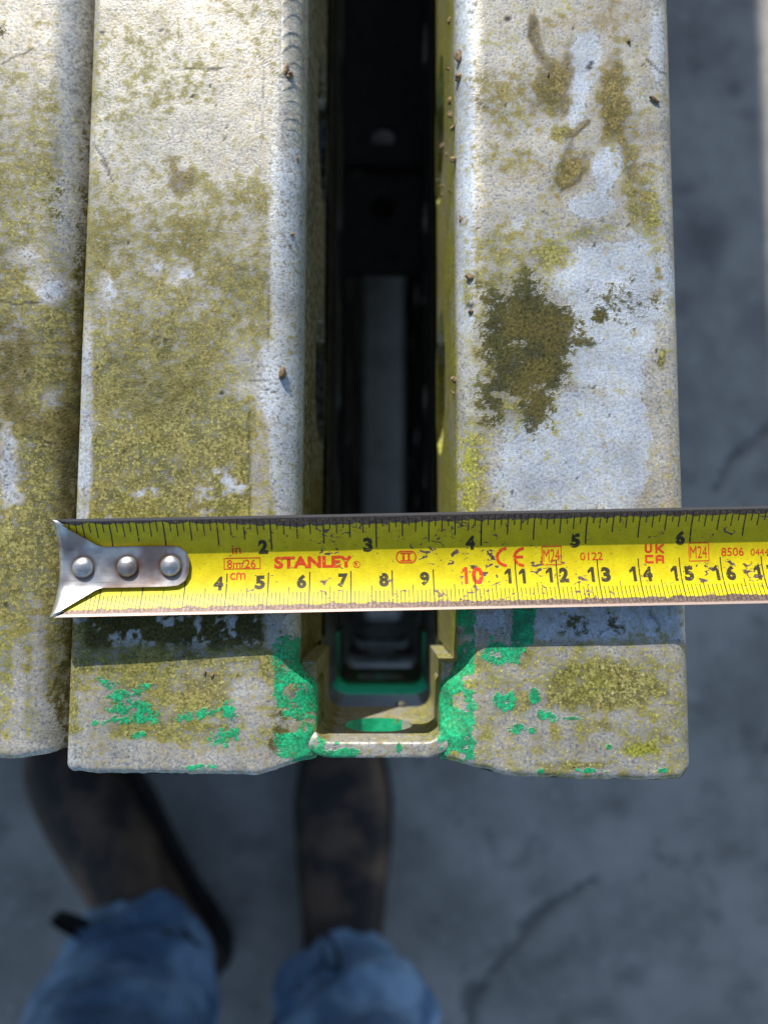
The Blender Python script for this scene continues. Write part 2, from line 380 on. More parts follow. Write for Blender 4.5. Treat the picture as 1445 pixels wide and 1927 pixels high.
def set_attrs(mesh, origin, fn):
    n = len(mesh.vertices)
    co = np.empty(n*3, np.float32); mesh.vertices.foreach_get('co', co)
    P = co.reshape(-1, 3).astype(float)/S + np.array(origin)
    X, Y = to_px(P)
    # stains are read on the top face; a wall takes the stains of its upper edge
    A = fn(X, Y, P)
    for k in ATTRS:
        a = mesh.attributes.new('st_' + k, 'FLOAT', 'POINT')
        a.data.foreach_set('value', np.clip(A[k], 0, 1.3).astype(np.float32))

# ------------------------------------------------------------------ materials
class NT:
    def __init__(self, name):
        self.m = bpy.data.materials.new(name); self.m.use_nodes = True
        self.t = self.m.node_tree; self.b = self.t.nodes['Principled BSDF']
        self.out = self.t.nodes['Material Output']
    def node(self, typ, **k):
        n = self.t.nodes.new(typ)
        for a, v in k.items(): setattr(n, a, v)
        return n
    def put(self, sock, v):
        if isinstance(v, bpy.types.NodeSocket): self.t.links.new(v, sock)
        elif v is not None:
            if isinstance(v, (tuple, list)) and sock.type == 'RGBA' and len(v) == 3: v = (*v, 1)
            sock.default_value = v
    def math(self, op, a, b=None, c=None, clamp=False):
        n = self.node('ShaderNodeMath', operation=op, use_clamp=clamp)
        self.put(n.inputs[0], a)
        if b is not None: self.put(n.inputs[1], b)
        if c is not None: self.put(n.inputs[2], c)
        return n.outputs[0]
    def mix(self, f, a, b, mode='MIX'):
        n = self.node('ShaderNodeMix', data_type='RGBA', blend_type=mode)
        self.put(n.inputs[0], f); self.put(n.inputs[6], a); self.put(n.inputs[7], b)
        return n.outputs[2]
    def step(self, v, lo, hi):
        n = self.node('ShaderNodeMapRange', interpolation_type='SMOOTHSTEP')
        self.put(n.inputs[0], v); n.inputs[1].default_value = lo; n.inputs[2].default_value = hi
        return n.outputs[0]
    def noise(self, scale, detail=3, rough=.55, vec=None, dist=0.0):
        n = self.node('ShaderNodeTexNoise')
        n.inputs['Scale'].default_value = scale; n.inputs['Detail'].default_value = detail
        n.inputs['Roughness'].default_value = rough; n.inputs['Distortion'].default_value = dist
        if vec is not None: self.put(n.inputs['Vector'], vec)
        return n.outputs[0]
    def attr(self, name):
        n = self.node('ShaderNodeAttribute', attribute_name=name); return n.outputs['Fac']
    def pos(self):
        return self.node('ShaderNodeNewGeometry').outputs['Position']
    def scale(self, v, s):
        n = self.node('ShaderNodeMapping'); self.put(n.inputs[0], v); n.inputs['Scale'].default_value = s
        return n.outputs[0]
    def bump(self, h, strength, dist):
        n = self.node('ShaderNodeBump'); n.inputs['Strength'].default_value = strength; n.inputs['Distance'].default_value = dist
        self.put(n.inputs['Height'], h); return n.outputs[0]
    def base(self, col=None, rough=None, metal=None, normal=None, spec=None):
        if col is not None: self.put(self.b.inputs['Base Color'], col)
        if rough is not None: self.put(self.b.inputs['Roughness'], rough)
        if metal is not None: self.put(self.b.inputs['Metallic'], metal)
        if normal is not None: self.put(self.b.inputs['Normal'], normal)
        if spec is not None: self.put(self.b.inputs['Specular IOR Level'], spec)
        return self.m

ZINC = (.53, .51, .46); BARE = (.52, .57, .64); TAN = (.42, .35, .235); OLIVE = (.100, .090, .006); OLIVE2 = (.285, .260, .075)
MOSS = (.035, .037, .014); GREEN = (.004, .38, .155); LIME = (.22, .225, .008)

def weathered_zinc():
    t = NT('weathered_zinc')
    p = t.pos()
    nA = t.noise(330, 5, .6, p)
    nB = t.noise(640, 4, .65, p)
    nG = t.noise(1350, 3, .7, p)
    nC = t.noise(120, 4, .55, p)
    nD = t.noise(45, 3, .5, p)
    A = {k: t.attr('st_' + k) for k in ATTRS}
    def mask(k, lo, hi, a, b, g=None, c=0.0):
        g = b*.8 if g is None else g
        v = t.math('MULTIPLY_ADD', nA, a, A[k])
        v = t.math('MULTIPLY_ADD', nB, b, v)
        v = t.math('MULTIPLY_ADD', nG, g, v)
        if c: v = t.math('MULTIPLY_ADD', nC, c, v)
        return t.step(t.math('SUBTRACT', v, (a + b + g + c)*.5), lo, hi)
    def inv(x): return t.math('SUBTRACT', 1.0, x)
    def ranged(n, lo, hi, a, b):
        m = t.node('ShaderNodeMapRange'); t.put(m.inputs[0], n)
        for q, v in zip((1, 2, 3, 4), (lo, hi, a, b)): m.inputs[q].default_value = v
        return m.outputs[0]
    def scaled(c, f):
        hs = t.node('ShaderNodeVectorMath', operation='SCALE'); t.put(hs.inputs[0], c); t.put(hs.inputs[3], f); return hs.outputs[0]
    c = t.mix(t.step(nB, .35, .65), (.36, .35, .32), ZINC)
    c = t.mix(t.math('MULTIPLY', mask('tan', .22, .90, 1.0, 1.5, 1.6), .72), c, t.mix(t.step(nC, .4, .6), TAN, (.40, .325, .24)))
    mB_ = mask('bare', .46, .68, 1.0, 1.0, .6)
    c = t.mix(t.math('MULTIPLY', mB_, .9), c, t.mix(t.step(nA, .35, .65), BARE, (.50, .53, .56)))
    ol = t.mix(t.step(nB, .42, .60), OLIVE, OLIVE2)
    ol = t.mix(t.math('MULTIPLY', t.step(nC, .42, .60), .5), ol, (.17, .135, .028))
    ol = t.mix(A['lime'], ol, t.mix(t.step(nB, .35, .7), LIME, (.28, .28, .02)))
    mA = mask('algae', .24, .68, 1.2, 1.7, 1.9, .7)
    c = t.mix(t.math('MULTIPLY', mA, .93), c, ol)
    mBr = mask('brown', .22, .88, 1.0, 1.5, 1.8)
    c = t.mix(t.math('MULTIPLY', mBr, .8), c, t.mix(t.step(nB, .4, .62), (.080, .060, .014), (.20, .150, .055)))
    mM = t.math('MULTIPLY', mask('moss', .24, .72, 1.3, 1.7, 1.7, .5), t.step(A['moss'], .05, .30))
    mM = mM
    c = t.mix(t.math('MULTIPLY', mM, .94), c, t.mix(t.step(nC, .40, .62), t.mix(t.step(nA, .4, .6), MOSS, (.070, .070, .028)), (.080, .068, .022)))
    mG = t.math('MULTIPLY', mask('green', .42, .58, 1.3, 1.7, 1.0), t.step(A['green'], .12, .32))
    gp = t.mix(t.step(nA, .35, .68), (.003, .22, .085), (.010, .41, .17))
    gp = t.mix(t.math('MULTIPLY', t.step(nC, .52, .68), .4), gp, (.05, .30, .12))
    gp = t.mix(t.math('MULTIPLY', t.step(nB, .56, .66), .6), gp, (.10, .13, .05))
    c = t.mix(t.math('MULTIPLY', mG, .95), c, gp)
    calm = t.math('MULTIPLY', t.math('MULTIPLY_ADD', mB_, .35, .65), inv(t.math('MAXIMUM', t.math('MAXIMUM', mA, mBr), mM)))
    # pale and dark grains, broad unevenness
    c = t.mix(t.math('MULTIPLY', t.math('MULTIPLY', t.step(nG, .60, .70), inv(t.math('MAXIMUM', t.math('MULTIPLY', mBr, .8), t.math('MAXIMUM', mG, mM)))), .48), c, (.58, .54, .36))
    c = t.mix(t.math('MULTIPLY', t.step(nG, .42, .32), t.math('MULTIPLY_ADD', t.math('MAXIMUM', mG, calm), -.56, .62)), c, (.045, .036, .012))
    c = scaled(c, t.math('MULTIPLY_ADD', t.math('SUBTRACT', ranged(nG, .34, .66, .42, 1.66), 1.0), t.math('MULTIPLY_ADD', calm, -.52, 1.0), 1.0))
    c = scaled(c, ranged(nC, .30, .70, .80, 1.18))
    c = scaled(c, ranged(nD, .30, .70, .88, 1.10))
    c = t.mix(A['dark'], c, (.018, .016, .011))
    cover = t.math('MAXIMUM', t.math('MAXIMUM', mA, mBr), t.math('MAXIMUM', mM, mG))
    h = t.math('MULTIPLY_ADD', nA, .30, t.math('MULTIPLY', nB, .45))
    h = t.math('MULTIPLY_ADD', nG, .55, h)
    h = t.math('MULTIPLY_ADD', mG, 1.0, h)
    h = t.math('MULTIPLY_ADD', mM, .45, h)
    h = t.math('MULTIPLY_ADD', A['dark'], -.35, h)
    rough = t.math('MULTIPLY_ADD', mM, .2, t.math('MULTIPLY_ADD', nA, .3, .30))
    return t.base(c, rough, t.math('MULTIPLY', inv(cover), .35), t.bump(h, .5, .00028), t.math('MULTIPLY_ADD', mM, -.16, .22))

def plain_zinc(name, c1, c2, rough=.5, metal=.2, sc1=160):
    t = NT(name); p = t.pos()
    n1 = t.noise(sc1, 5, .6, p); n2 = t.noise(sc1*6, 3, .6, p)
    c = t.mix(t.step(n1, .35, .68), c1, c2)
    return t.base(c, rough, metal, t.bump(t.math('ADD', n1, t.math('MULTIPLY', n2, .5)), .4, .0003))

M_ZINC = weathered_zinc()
M_SHADED = plain_zinc('shaded_zinc', (.06, .06, .045), (.12, .12, .10), .6, .15)  # darkened copy of the zinc, with the stack's inner shade in its colour

# ------------------------------------------------------------------ yard
def build_ground():
    t = NT('yard_concrete'); p = t.pos()
    n1 = t.noise(9, 6, .6, p); n2 = t.noise(60, 5, .6, p); n3 = t.noise(22, 4, .55, p, .6); n4 = t.noise(500, 3, .6, p)
    c = t.mix(t.step(n1, .3, .7), (.29, .268, .24), (.50, .46, .41))
    c = t.mix(t.math('MULTIPLY', t.step(n3, .56, .72), .42), c, (.09, .09, .088))
    c = t.mix(t.math('MULTIPLY', t.step(n2, .56, .72), .6), c, (.58, .56, .52))
    c = t.mix(t.math('MULTIPLY', t.step(n2, .40, .27), .6), c, (.07, .07, .066))
    ck = t.attr('crack'); dm = t.attr('damp')
    c = t.mix(t.math('MULTIPLY', dm, .55), c, (.07, .07, .07))
    c = t.mix(t.math('MULTIPLY', ck, .5), c, (.05, .048, .044))
    h = t.math('ADD', t.math('MULTIPLY', n2, 1.0), t.math('MULTIPLY', n4, .4))
    t.base(c, .85, 0, t.bump(h, .5, .002))
    # fine sheet under the camera, coarse out to the yard's far side
    xs = np.concatenate([[-2500, -900, -300, -120], np.linspace(-75, 75, 201), [120, 300, 900, 2500]])
    ys = np.concatenate([[-2500, -900, -300, -120], np.linspace(-75, 75, 201), [120, 300, 900, 2500]])
    X, Y = np.meshgrid(xs, ys)
    P = np.stack([X, Y, np.zeros_like(X)], -1)
    px, py = to_px(P.reshape(-1, 3).clip(-200, 200))
    wob = 30*(fbm(px, py, 70, 2) - .5)
    ck = np.zeros_like(px)
    for pts, w in ((((870, 1960), (900, 1870), (955, 1790), (1010, 1740), (1045, 1700), (1120, 1650)), 5), (((985, 1745), (1040, 1702)), 14), (((880, 1900), (890, 1850)), 14),
                   (((1345, 920), (1380, 860), (1445, 800), (1500, 770)), 5), (((1440, 1420), (1500, 1300)), 5)):
        ck = np.maximum(ck, stroke(px + wob, py - wob, pts, w))
    dm = np.zeros_like(px)
    for (x, y, rx, ry, s) in ((1325, 455, 40, 45, .9), (1382, 165, 16, 14, .9), (1440, 900, 30, 20, .5), (1120, 1900, 50, 20, .6), (1265, 1620, 18, 14, .7), (1160, 1520, 30, 20, .6), (1425, 1400, 30, 70, .6), (1070, 1800, 40, 24, .5),
                              (480, 1590, 40, 20, .5), (80, 1690, 20, 12, .6), (1190, 1840, 24, 20, .7), (1390, 1600, 30, 20, .5)):
        dm = np.maximum(dm, blob(px, py, x, y, rx, ry, s, 0, .6, .6))
    P[..., 2] -= (ck.reshape(X.shape))*.5
    mb = MB(); mb.grid(P)
    m = mb.mesh('ground')
    for nm, v in (('crack', ck), ('damp', dm)):
        a = m.attributes.new(nm, 'FLOAT', 'POINT'); a.data.foreach_set('value', v.astype(np.float32))
    o = part('ground', m, t.m, None)
    o['kind'] = 'structure'; o['label'] = 'grey worn concrete yard lying in shade below the stack'
    return o
build_ground()

# ------------------------------------------------------------------ twin channel beams
BH = 9.75          # beam height
SLOT = 1.95        # half width of the slot between the channels
LEN = 225.0        # they run on far beyond the top of the picture
TK = 0.3

def ring_plate(mb, x, thick, cells, z0, z1, n=28, along='y', other=0.0):
    """a plate with a round hole in each cell. cells: (a0, a1, ac, zc, ra, rz) or (a0, a1) for a plain one.
    along 'y': plate in the y-z plane between x and x+thick; along 'x': in the x-z plane between y = x and x+thick"""
    def pt(a, z, d):
        return (d, a, z) if along == 'y' else (a, d, z)
    for c in cells:
        a0, a1 = c[:2]
        if len(c) == 2:
            for d, fl in ((x, False), (x + thick, True)):
                q = [pt(a0, z0, d), pt(a1, z0, d), pt(a1, z1, d), pt(a0, z1, d)]
                mb.add(q, [(0, 1, 2, 3) if not fl else (3, 2, 1, 0)])
            continue
        ac, zc, ra, rz = c[2:6]
        angs = sorted(set([2*math.pi*i/n for i in range(n)] + [math.atan2(zz-zc, aa-ac) % (2*math.pi) for aa in (a0, a1) for zz in (z0, z1)]))
        outer, inner = [], []
        for g in angs:
            ca, sa = math.cos(g), math.sin(g)
            ts = []
            if abs(ca) > 1e-9: ts.append(((a1 if ca > 0 else a0) - ac)/ca)
            if abs(sa) > 1e-9: ts.append(((z1 if sa > 0 else z0) - zc)/sa)
            k = min(v for v in ts if v > 0)
            outer.append((ac + k*ca, zc + k*sa)); inner.append((ac + ra*ca, zc + rz*sa))
        m = len(angs)
        for d, fl in ((x, False), (x + thick, True)):
            v = [pt(*p, d) for p in outer] + [pt(*p, d) for p in inner]
            f = [(i, (i+1) % m, m + (i+1) % m, m + i) for i in range(m)]
            if fl: f = [q[::-1] for q in f]
            mb.add(v, f)
        v = [pt(*p, x) for p in inner] + [pt(*p, x + thick) for p in inner]
        mb.add(v, [(i, (i+1) % m, m + (i+1) % m, m + i) for i in range(m)])

def flange_profile(xo, r_in, r_out, lip, dense):
    """outer skin from the slot wall over the top to the end of the lip (x from the slot's middle, z from the top)"""
    pts = [(SLOT, z) for z in (np.arange(-2.6, -r_in - .02, .1) if dense else (-2.6,))]
    na = 12 if dense else 4
    for i in range(na + 1):
        a = math.pi/2*i/na
        pts.append((SLOT + r_in - r_in*math.cos(a), -r_in + r_in*math.sin(a)))
    nf = int((xo - r_out - SLOT - r_in)/.055) if dense else 4
    for i in range(1, nf):
        pts.append((SLOT + r_in + (xo - r_out - SLOT - r_in)*i/nf, 0))
    for i in range(na + 1):
        a = math.pi/2*i/na
        pts.append((xo - r_out + r_out*math.sin(a), -r_out + r_out*math.cos(a)))
    pts.append((xo, -lip))
    return pts

def inset(pts, d):
    p = np.array(pts); q = np.gradient(p, axis=0); q /= np.linalg.norm(q, axis=1)[:, None] + 1e-12
    return p + d*np.stack([q[:, 1], -q[:, 0]], 1)

HOLES = [(-2.3 + 8.6*i) for i in range(26)]

def channel_mesh(name, side, xo, r_in, r_out, y_end, dense, origin=None, fn=None, end_shape=None):
    mb = MB()
    pr = np.array(flange_profile(xo, r_in, r_out, 1.6, dense))
    if dense:
        ys = np.concatenate([np.arange(y_end, 16.5, .055), np.arange(16.6, LEN, 6), [LEN]])
    else:
        ys = np.concatenate([np.arange(y_end, 60, 6.0), np.arange(60, LEN, 30), [LEN]])
    def sheet(prof, yy):
        yy = np.asarray(yy, float)
        X = np.broadcast_to(prof[:, 0], (len(yy), len(prof))).copy()
        X = side*(X - .45*sstep(-2.1, -2.75, yy)[:, None]*np.exp(-np.maximum(0, X - SLOT)/.45)*(prof[:, 1] > -3))
        Z = np.broadcast_to(prof[:, 1], (len(yy), len(prof))).copy()
        Z = np.where(Z > -.8, Z*(1 - .62*sstep(-2.9, -3.9, yy)[:, None]*(np.abs(X) < 3.4)), Z)
        Y = np.broadcast_to(np.asarray(yy)[:, None], X.shape).copy()
        if end_shape is not None:
            e = end_shape(X) - y_end
            w = np.clip(1 - (Y - y_end)/1.2, 0, 1)
            Y = Y + e*w*w
            # the cut end is worn round
            k = np.clip(1 - (Y - end_shape(X))/.14, 0, 1)
            Z = Z - .10*k*k
        return np.stack([X, Y, Z], -1)
    P = sheet(pr, ys)
    if dense:
        # hot dip zinc is never quite flat
        P[..., 2] += .018*(fbm(P[..., 0]*100, P[..., 1]*100, 160, 2, 3) - .5)*2
        # chipped, ragged end
        w = np.clip(1 - (P[..., 1] - P[0:1, :, 1])/.5, 0, 1)
        P[..., 1] += w*.05*(fbm(P[..., 0]*100 + 300, P[..., 1]*0 + 40, 30, 4, 4) - .5)*2
    mb.grid(P, flip=(side < 0))
    lo = inset(pr, TK)
    yc = ys if not dense else np.concatenate([ys[:60:6], ys[60:-1:40], [LEN]])
    pc = lo[::(3 if dense else 1)]
    if (lo[-1] != pc[-1]).any(): pc = np.concatenate([pc, lo[-1:]])
    Q = sheet(pc, yc)
    mb.grid(Q, flip=(side > 0))
    # close the two ends and the lip
    for rows in ((sheet(pr, ys[:1]), sheet(lo, ys[:1])), (sheet(pr, ys[-1:]), sheet(lo, ys[-1:]))):
        mb.grid(np.concatenate(rows, 0))
    # web with its round holes
    cells = []
    y = y_end + .0
    wy = y_end + (2.65 if dense else .3)
    prev = wy
    for h in HOLES:
        a0, a1 = h - 3.0, h + 3.0
        if a0 < prev: 
            continue
        if a0 > prev: cells.append((prev, a0))
        cells.append((a0, a1, h, -BH*.60, 2.35, 2.0)); prev = a1
    if prev < LEN: cells.append((prev, LEN))
    x = SLOT if side > 0 else -SLOT - TK
    ring_plate(mb, x, TK, cells, -BH + 1.2, -2.55)
    mb.box(min(x, x+TK), max(x, x+TK), wy - .002, wy, -BH + 1.2, -2.55)
    # bottom flange
    bo = pr[::(6 if dense else 1)].copy(); bo[:, 1] = -BH - bo[:, 1]
    bi = lo[::(6 if dense else 1)].copy(); bi[:, 1] = -BH - bi[:, 1]
    yb = np.array([y_end + .25, 20, 60, 120, LEN])
    es, end_shape = end_shape, None
    mb.grid(sheet(bo, yb), flip=(side > 0)); mb.grid(sheet(bi, yb), flip=(side < 0))
    mb.grid(np.concatenate([sheet(bo, yb[:1]), sheet(bi, yb[:1])], 0))
    end_shape = es
    m = mb.mesh(name)
    return m

def strap_mesh(y_in, arm_y, dense=True):
    """bent strap that closes the slot at the beam's end, with a bolt hole in its middle"""
    mb = MB()
    wi = 1.56; wt = .385; r = .42
    z1, z0 = -.12, -5.2
    arm_z = -.62
    path = [(wi, arm_y + (y_in + r - arm_y)*i/14) for i in range(15)]
    for i in range(1, 9):
        a = math.pi/2*i/8
        path.append((wi - r + r*math.cos(a), y_in + r - r*math.sin(a)))
    p = np.array(path)
    nrm = np.gradient(p, axis=0); nrm /= np.linalg.norm(nrm, axis=1)[:, None]
    nrm[0] = (0, -1); nrm[-1] = (-1, 0)
    out = p + wt*np.stack([-nrm[:, 1]*1.0, nrm[:, 0]], 1)      # outward of the U
    ztop = z1 + (arm_z - z1)*sstep(y_in + .12, y_in + .5, p[:, 1])
    def wall(q, sx, flip):
        k = np.linspace(0, 1, 36)[:, None]
        Z = z0 + (ztop[None, :] - .12 - z0)*k
        P = np.stack([np.broadcast_to(q[:, 0]*sx, Z.shape), np.broadcast_to(q[:, 1], Z.shape), Z], -1)
        mb.grid(P, flip)
    for sx in (1, -1):
        wall(p, sx, sx > 0); wall(out, sx, sx < 0)
        # rounded top edge, flat bottom edge, arm end
        for zz, sgn in ((z1, 1), (z0, 0)):
            rows = []
            for k in range(13):
                u = .5 - .5*math.cos(math.pi*k/12)
                q = p*(1-u) + out*u
                zt = zz - (.12*(1 - max(0, 1 - abs(2*u-1)**5)**.2) if sgn else 0)
                rows.append(np.stack([q[:, 0]*sx, q[:, 1], (ztop - z1)*sgn + zt], -1))
            mb.grid(np.array(rows), (sx > 0) == bool(sgn))
        e = np.array([[(p[0, 0]*sx*(1-u) + out[0, 0]*sx*u, p[0, 1], z) for u in np.linspace(0, 1, 6)] for z in np.linspace(z0, arm_z - .08, 16)])
        mb.grid(e, sx < 0)
    xe = p[-1, 0]
    hole = (-xe, xe, -.02, -2.35, .93, 1.0)
    # the pierced middle: finely divided so that it can carry stains
    ring_plate(mb, y_in - wt, wt, [hole], z0, z1 - .12, 40, 'x')
    rows = []
    for k in range(13):
        u = .5 - .5*math.cos(math.pi*k/12)
        zt = z1 - .12*(1 - max(0, 1 - abs(2*u-1)**5)**.2)
        rows.append([(x, y_in - wt*u, zt) for x in np.linspace(-xe, xe, 60)])
    mb.grid(np.array(rows), False)
    mb.grid(np.array([[(x, y_in - wt*u, z0) for x in np.linspace(-xe, xe, 6)] for u in (0, 1)]))
    return mb.mesh('end_strap')

def batten_mesh(y0, y1, holes=()):
    mb = MB(); cells = []; p = y0
    for h in holes:
        cells += [(p, h - .9), (h - .9, h + .9, h, 0, .6, .6)]; p = h + .9
    cells.append((p, y1))
    ring_plate(mb, -BH + .45, .35, cells, -SLOT - .02, SLOT + .02)
    mb.v = [np.stack([q[:, 2], q[:, 1], q[:, 0] + BH], 1) for q in mb.v]
    for yy in (y0, y1): mb.box(-SLOT - .02, SLOT + .02, yy - .01, yy + .01, .45, .80)
    return mb.mesh('tie_plate')

BEAM_X = -.13
rng = random.Random(5)

def top_fields_measured(X, Y, P):
    A = stains_measured(X, Y)
    dz = HT - P[:, 2]
    wall = sstep(.45, 1.0, dz)*(np.abs(P[:, 0] - BEAM_X) < 3.2)
    return wall_mix(A, wall, P, P[:, 0] > BEAM_X)

def wall_mix(A, wall, P, right):
    y, z = P[:, 1]*100, P[:, 2]*100
    n = fbm(y, z*.35, 60, 2); n2 = fbm(y*.5, z*.15, 40, 4)
    al = np.where(right, .82 + .5*(n-.5) - .25*sstep(.5, .62, n2), np.interp(P[:, 1], [-4, 0, 3, 6, 12], [.95, .8, .6, .4, .3]) + .4*(n-.5))
    lime = np.where(right, .85 - .5*sstep(.5, .62, n2), .3)
    bare = np.where(right, 0, .35)
    for k, v in (('algae', al), ('lime', lime), ('bare', bare), ('tan', .3 + 0*al), ('moss', np.where(right, .2*n, .46 + .3*(n2-.5))), ('brown', .1 + 0*al), ('green', 0*al), ('dark', 0*al)):  # moss colour on the left wall also paints its shade in
        A[k] = A[k]*(1-wall) + v*wall
    return A

def web_fields(X, Y, P):
    z = np.zeros(len(P))
    return wall_mix({k: z.copy() for k in ATTRS}, np.ones(len(P)), P, P[:, 0] > BEAM_X)

def strap_fields(X, Y, P):
    z0 = np.zeros(len(P))
    A = {k: z0.copy() for k in ATTRS}
    x, y, z = P[:, 0]*100, P[:, 1]*100, P[:, 2]*100
    n = fbm(x + y, z, 40, 2); n2 = fbm(x, y + z, 18, 5)
    rim = sstep(.30, .16, HT - P[:, 2])*(P[:, 1] < -3.2)
    right = P[:, 0] > BEAM_X + 1.0
    A['algae'] = np.where(right, .62, np.where(P[:, 0] < BEAM_X - 1.2, .66, .36)) + .5*(n-.5)
    A['lime'] = np.where(right, .35, .1)
    A['brown'] = np.where(P[:, 0] < BEAM_X - 1.2, .3, 0) + 0*n
    A['bare'] = .3 + .3*(n-.5)
    A['tan'] = .4 + 0*n
    for k, v in (('algae', .25 + .3*(n2-.5)), ('tan', .42 + .6*(n2-.5)), ('bare', .25 + 0*n), ('brown', .30 + 1.4*(n2-.5)), ('lime', 0*n)):
        A[k] = A[k]*(1-rim) + rim*v
    px, py = X, Y
    g = np.maximum(.85*sstep(1402, 1412, py + 14*(n2-.5))*sstep(690, 660, px), .8*blob(px, py, 750, 1408, 6, 12, 1, 0, .4, .4))
    g = np.maximum(g, .72*sstep(.48, .6, n2)*sstep(720, 600, px)); g = np.maximum(g, .8*sstep(810, 835, px)*sstep(.42, .5, n2))
    A['green'] = rim*g
    return A

def end_measured(Xl):
    """where the flange ends, across the measured beam (x from the slot's middle)"""
    return np.interp(Xl, [-7.56, -6.7, -5.2, -2.9, -2.4, -1.9, 1.9, 2.3, 2.9, 3.6, 6.6, 7.25, 7.56],
                         [-4.62, -4.72, -4.74, -4.74, -4.62, -4.42, -4.42, -4.55, -4.70, -4.78, -4.84, -4.80, -4.55])

# the measured beam on top of its stack
def build_measured():
    org = (BEAM_X, 0, HT - BH)
    root = thing('channel_beam', 'weathered twin channel steel beam with green painted end lying under the measuring tape', 'steel beam', org, 'twin channel beams stacked in the yard')
    for side, ro in ((-1, .26), (1, .42)):
        xo = 7.50 if side < 0 else 7.56
        m = channel_mesh('channel', side, xo, .72, ro, -4.72, True, end_shape=end_measured)
        m.transform(Matrix.Translation((0, 0, BH*S)))
        def fn(X, Y, P):
            A = top_fields_measured(X, Y, P)
            w = HT - P[:, 2] > 2.45
            if w.any():
                B = web_fields(X[w], Y[w], P[w])
                for k in ATTRS: A[k][w] = B[k]
            return A
        set_attrs(m, org, fn)
        o = part('channel', m, M_ZINC, root)
        o['label'] = ('left channel, olive with algae' if side < 0 else 'right channel, bare bluish zinc with a dark moss patch')
    m = strap_mesh(-3.98, -2.12)
    m.transform(Matrix.Translation((0, 0, BH*S)))
    set_attrs(m, org, strap_fields)
    part('end_strap', m, M_ZINC, root, weld=True, recalc=True)
    # the painted inside of the bolt hole
    mb = MB(); na = 40; V = []
    for q, yy in enumerate(np.linspace(-3.985, -4.36, 6)):
        V += [(.915*math.cos(2*math.pi*k/na), yy, -2.35 + .985*math.sin(2*math.pi*k/na) + BH) for k in range(na)]
    mb.add(V, [(a*na + k, a*na + (k+1) % na, (a+1)*na + (k+1) % na, (a+1)*na + k) for a in range(5) for k in range(na)])
    part('bolt_hole', mb.mesh('bolt_hole'), M_PAINT, root)
    # run of weld along the slot edge, high up: a strip of overlapping ripples over the rounding
    mb = MB()
    ys = np.arange(10.0, 17.6, .022); tt = np.linspace(-1, 1, 27)
    T, Yw = np.meshgrid(tt, ys)
    jit = (fbm(Yw*100, T*20 + 50, 70, 1, 2) - .5)*.5
    ph = (Yw + .22*T*T + .05*T + jit)/.44
    saw = 1 - (ph - np.floor(ph))
    env = np.clip(1 - T*T, 0, 1)**.5*sstep(10.0, 11.6, Yw)
    hgt = (.016*env + .022*env*saw**1.5)*(.7 + 1.1*(fbm(Yw*100, T*30, 40, 3, 3) - .5)) - .008
    an = math.radians(52) + T*math.radians(30) 
    rr = .72 + hgt
    Pw = np.stack([-(SLOT + .72 - rr*np.cos(an)), Yw, -.72 + rr*np.sin(an) + BH], -1)
    mb.grid(Pw)
    wm = mb.mesh('weld_bead')
    def wf(X, Y, P):
        A = {k: np.zeros(len(P)) for k in ATTRS}; A['tan'] += .5; A['bare'] += .35; A['algae'] += .12; return A
    set_attrs(wm, org, wf)
    part('weld_bead', wm, M_ZINC, root, recalc=True)
    mb = MB()
    V = [(.66 + .17*math.sin(math.pi*i/6)*math.cos(2*math.pi*j/10), -3.93 + .14*math.sin(math.pi*i/6)*math.sin(2*math.pi*j/10), -5.16 + .13*math.cos(math.pi*i/6) + BH) for i in range(7) for j in range(10)]
    mb.add(V, [(i*10 + j, i*10 + (j+1) % 10, (i+1)*10 + (j+1) % 10, (i+1)*10 + j) for i in range(6) for j in range(10)])
    part('weld_spatter', mb.mesh('weld_spatter'), M_SHADED, root, recalc=True)
    return root

def paint_mat():
    t = NT('green_paint'); p = t.pos()
    n1 = t.noise(300, 5, .6, p); n2 = t.noise(1200, 3, .6, p)
    c = t.mix(t.step(n1, .35, .7), (.004, .28, .11), (.012, .44, .19))
    c = t.mix(t.step(n1, .62, .68), c, (.16, .13, .05))
    return t.base(c, .5, 0, t.bump(t.math('ADD', n1, t.math('MULTIPLY', n2, .5)), .5, .0004))
M_PAINT = paint_mat()
measured = build_measured()

# the beams under it, of which only the insides of the slots and the ends show
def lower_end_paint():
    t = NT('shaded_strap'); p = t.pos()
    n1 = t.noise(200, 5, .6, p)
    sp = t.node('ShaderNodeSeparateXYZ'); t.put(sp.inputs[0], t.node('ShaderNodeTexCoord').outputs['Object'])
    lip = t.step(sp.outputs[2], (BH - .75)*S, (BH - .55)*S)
    c = t.mix(t.step(n1, .52, .66), (.055, .055, .03), (.005, .20, .085))  # grey part kept dark, so the slot's shade is in the colour
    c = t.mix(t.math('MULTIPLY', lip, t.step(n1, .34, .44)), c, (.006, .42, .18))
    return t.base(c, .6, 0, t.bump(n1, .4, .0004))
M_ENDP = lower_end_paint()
low_ch = [channel_mesh('channel', s, 7.4, .72, .42, -4.72, False) for s in (-1, 1)]
for m in low_ch: m.transform(Matrix.Translation((0, 0, BH*S)))
low_strap = strap_mesh(-3.98, -2.12); low_strap.transform(Matrix.Translation((0, 0, BH*S)))
deep_strap = low_strap.copy()
ties = [batten_mesh(15.2, 20.3, (18.6,)), batten_mesh(20.9, 70, (22.4,))]
COUNT = 6
M_BLACKPL = plain_zinc('shade_black_plate', (.012, .011, .010), (.03, .024, .02), .8, 0)  # near black, to put the slot's deep shade into the tie plates
names = ['', 'second', 'third', 'fourth', 'fifth', 'lowest']
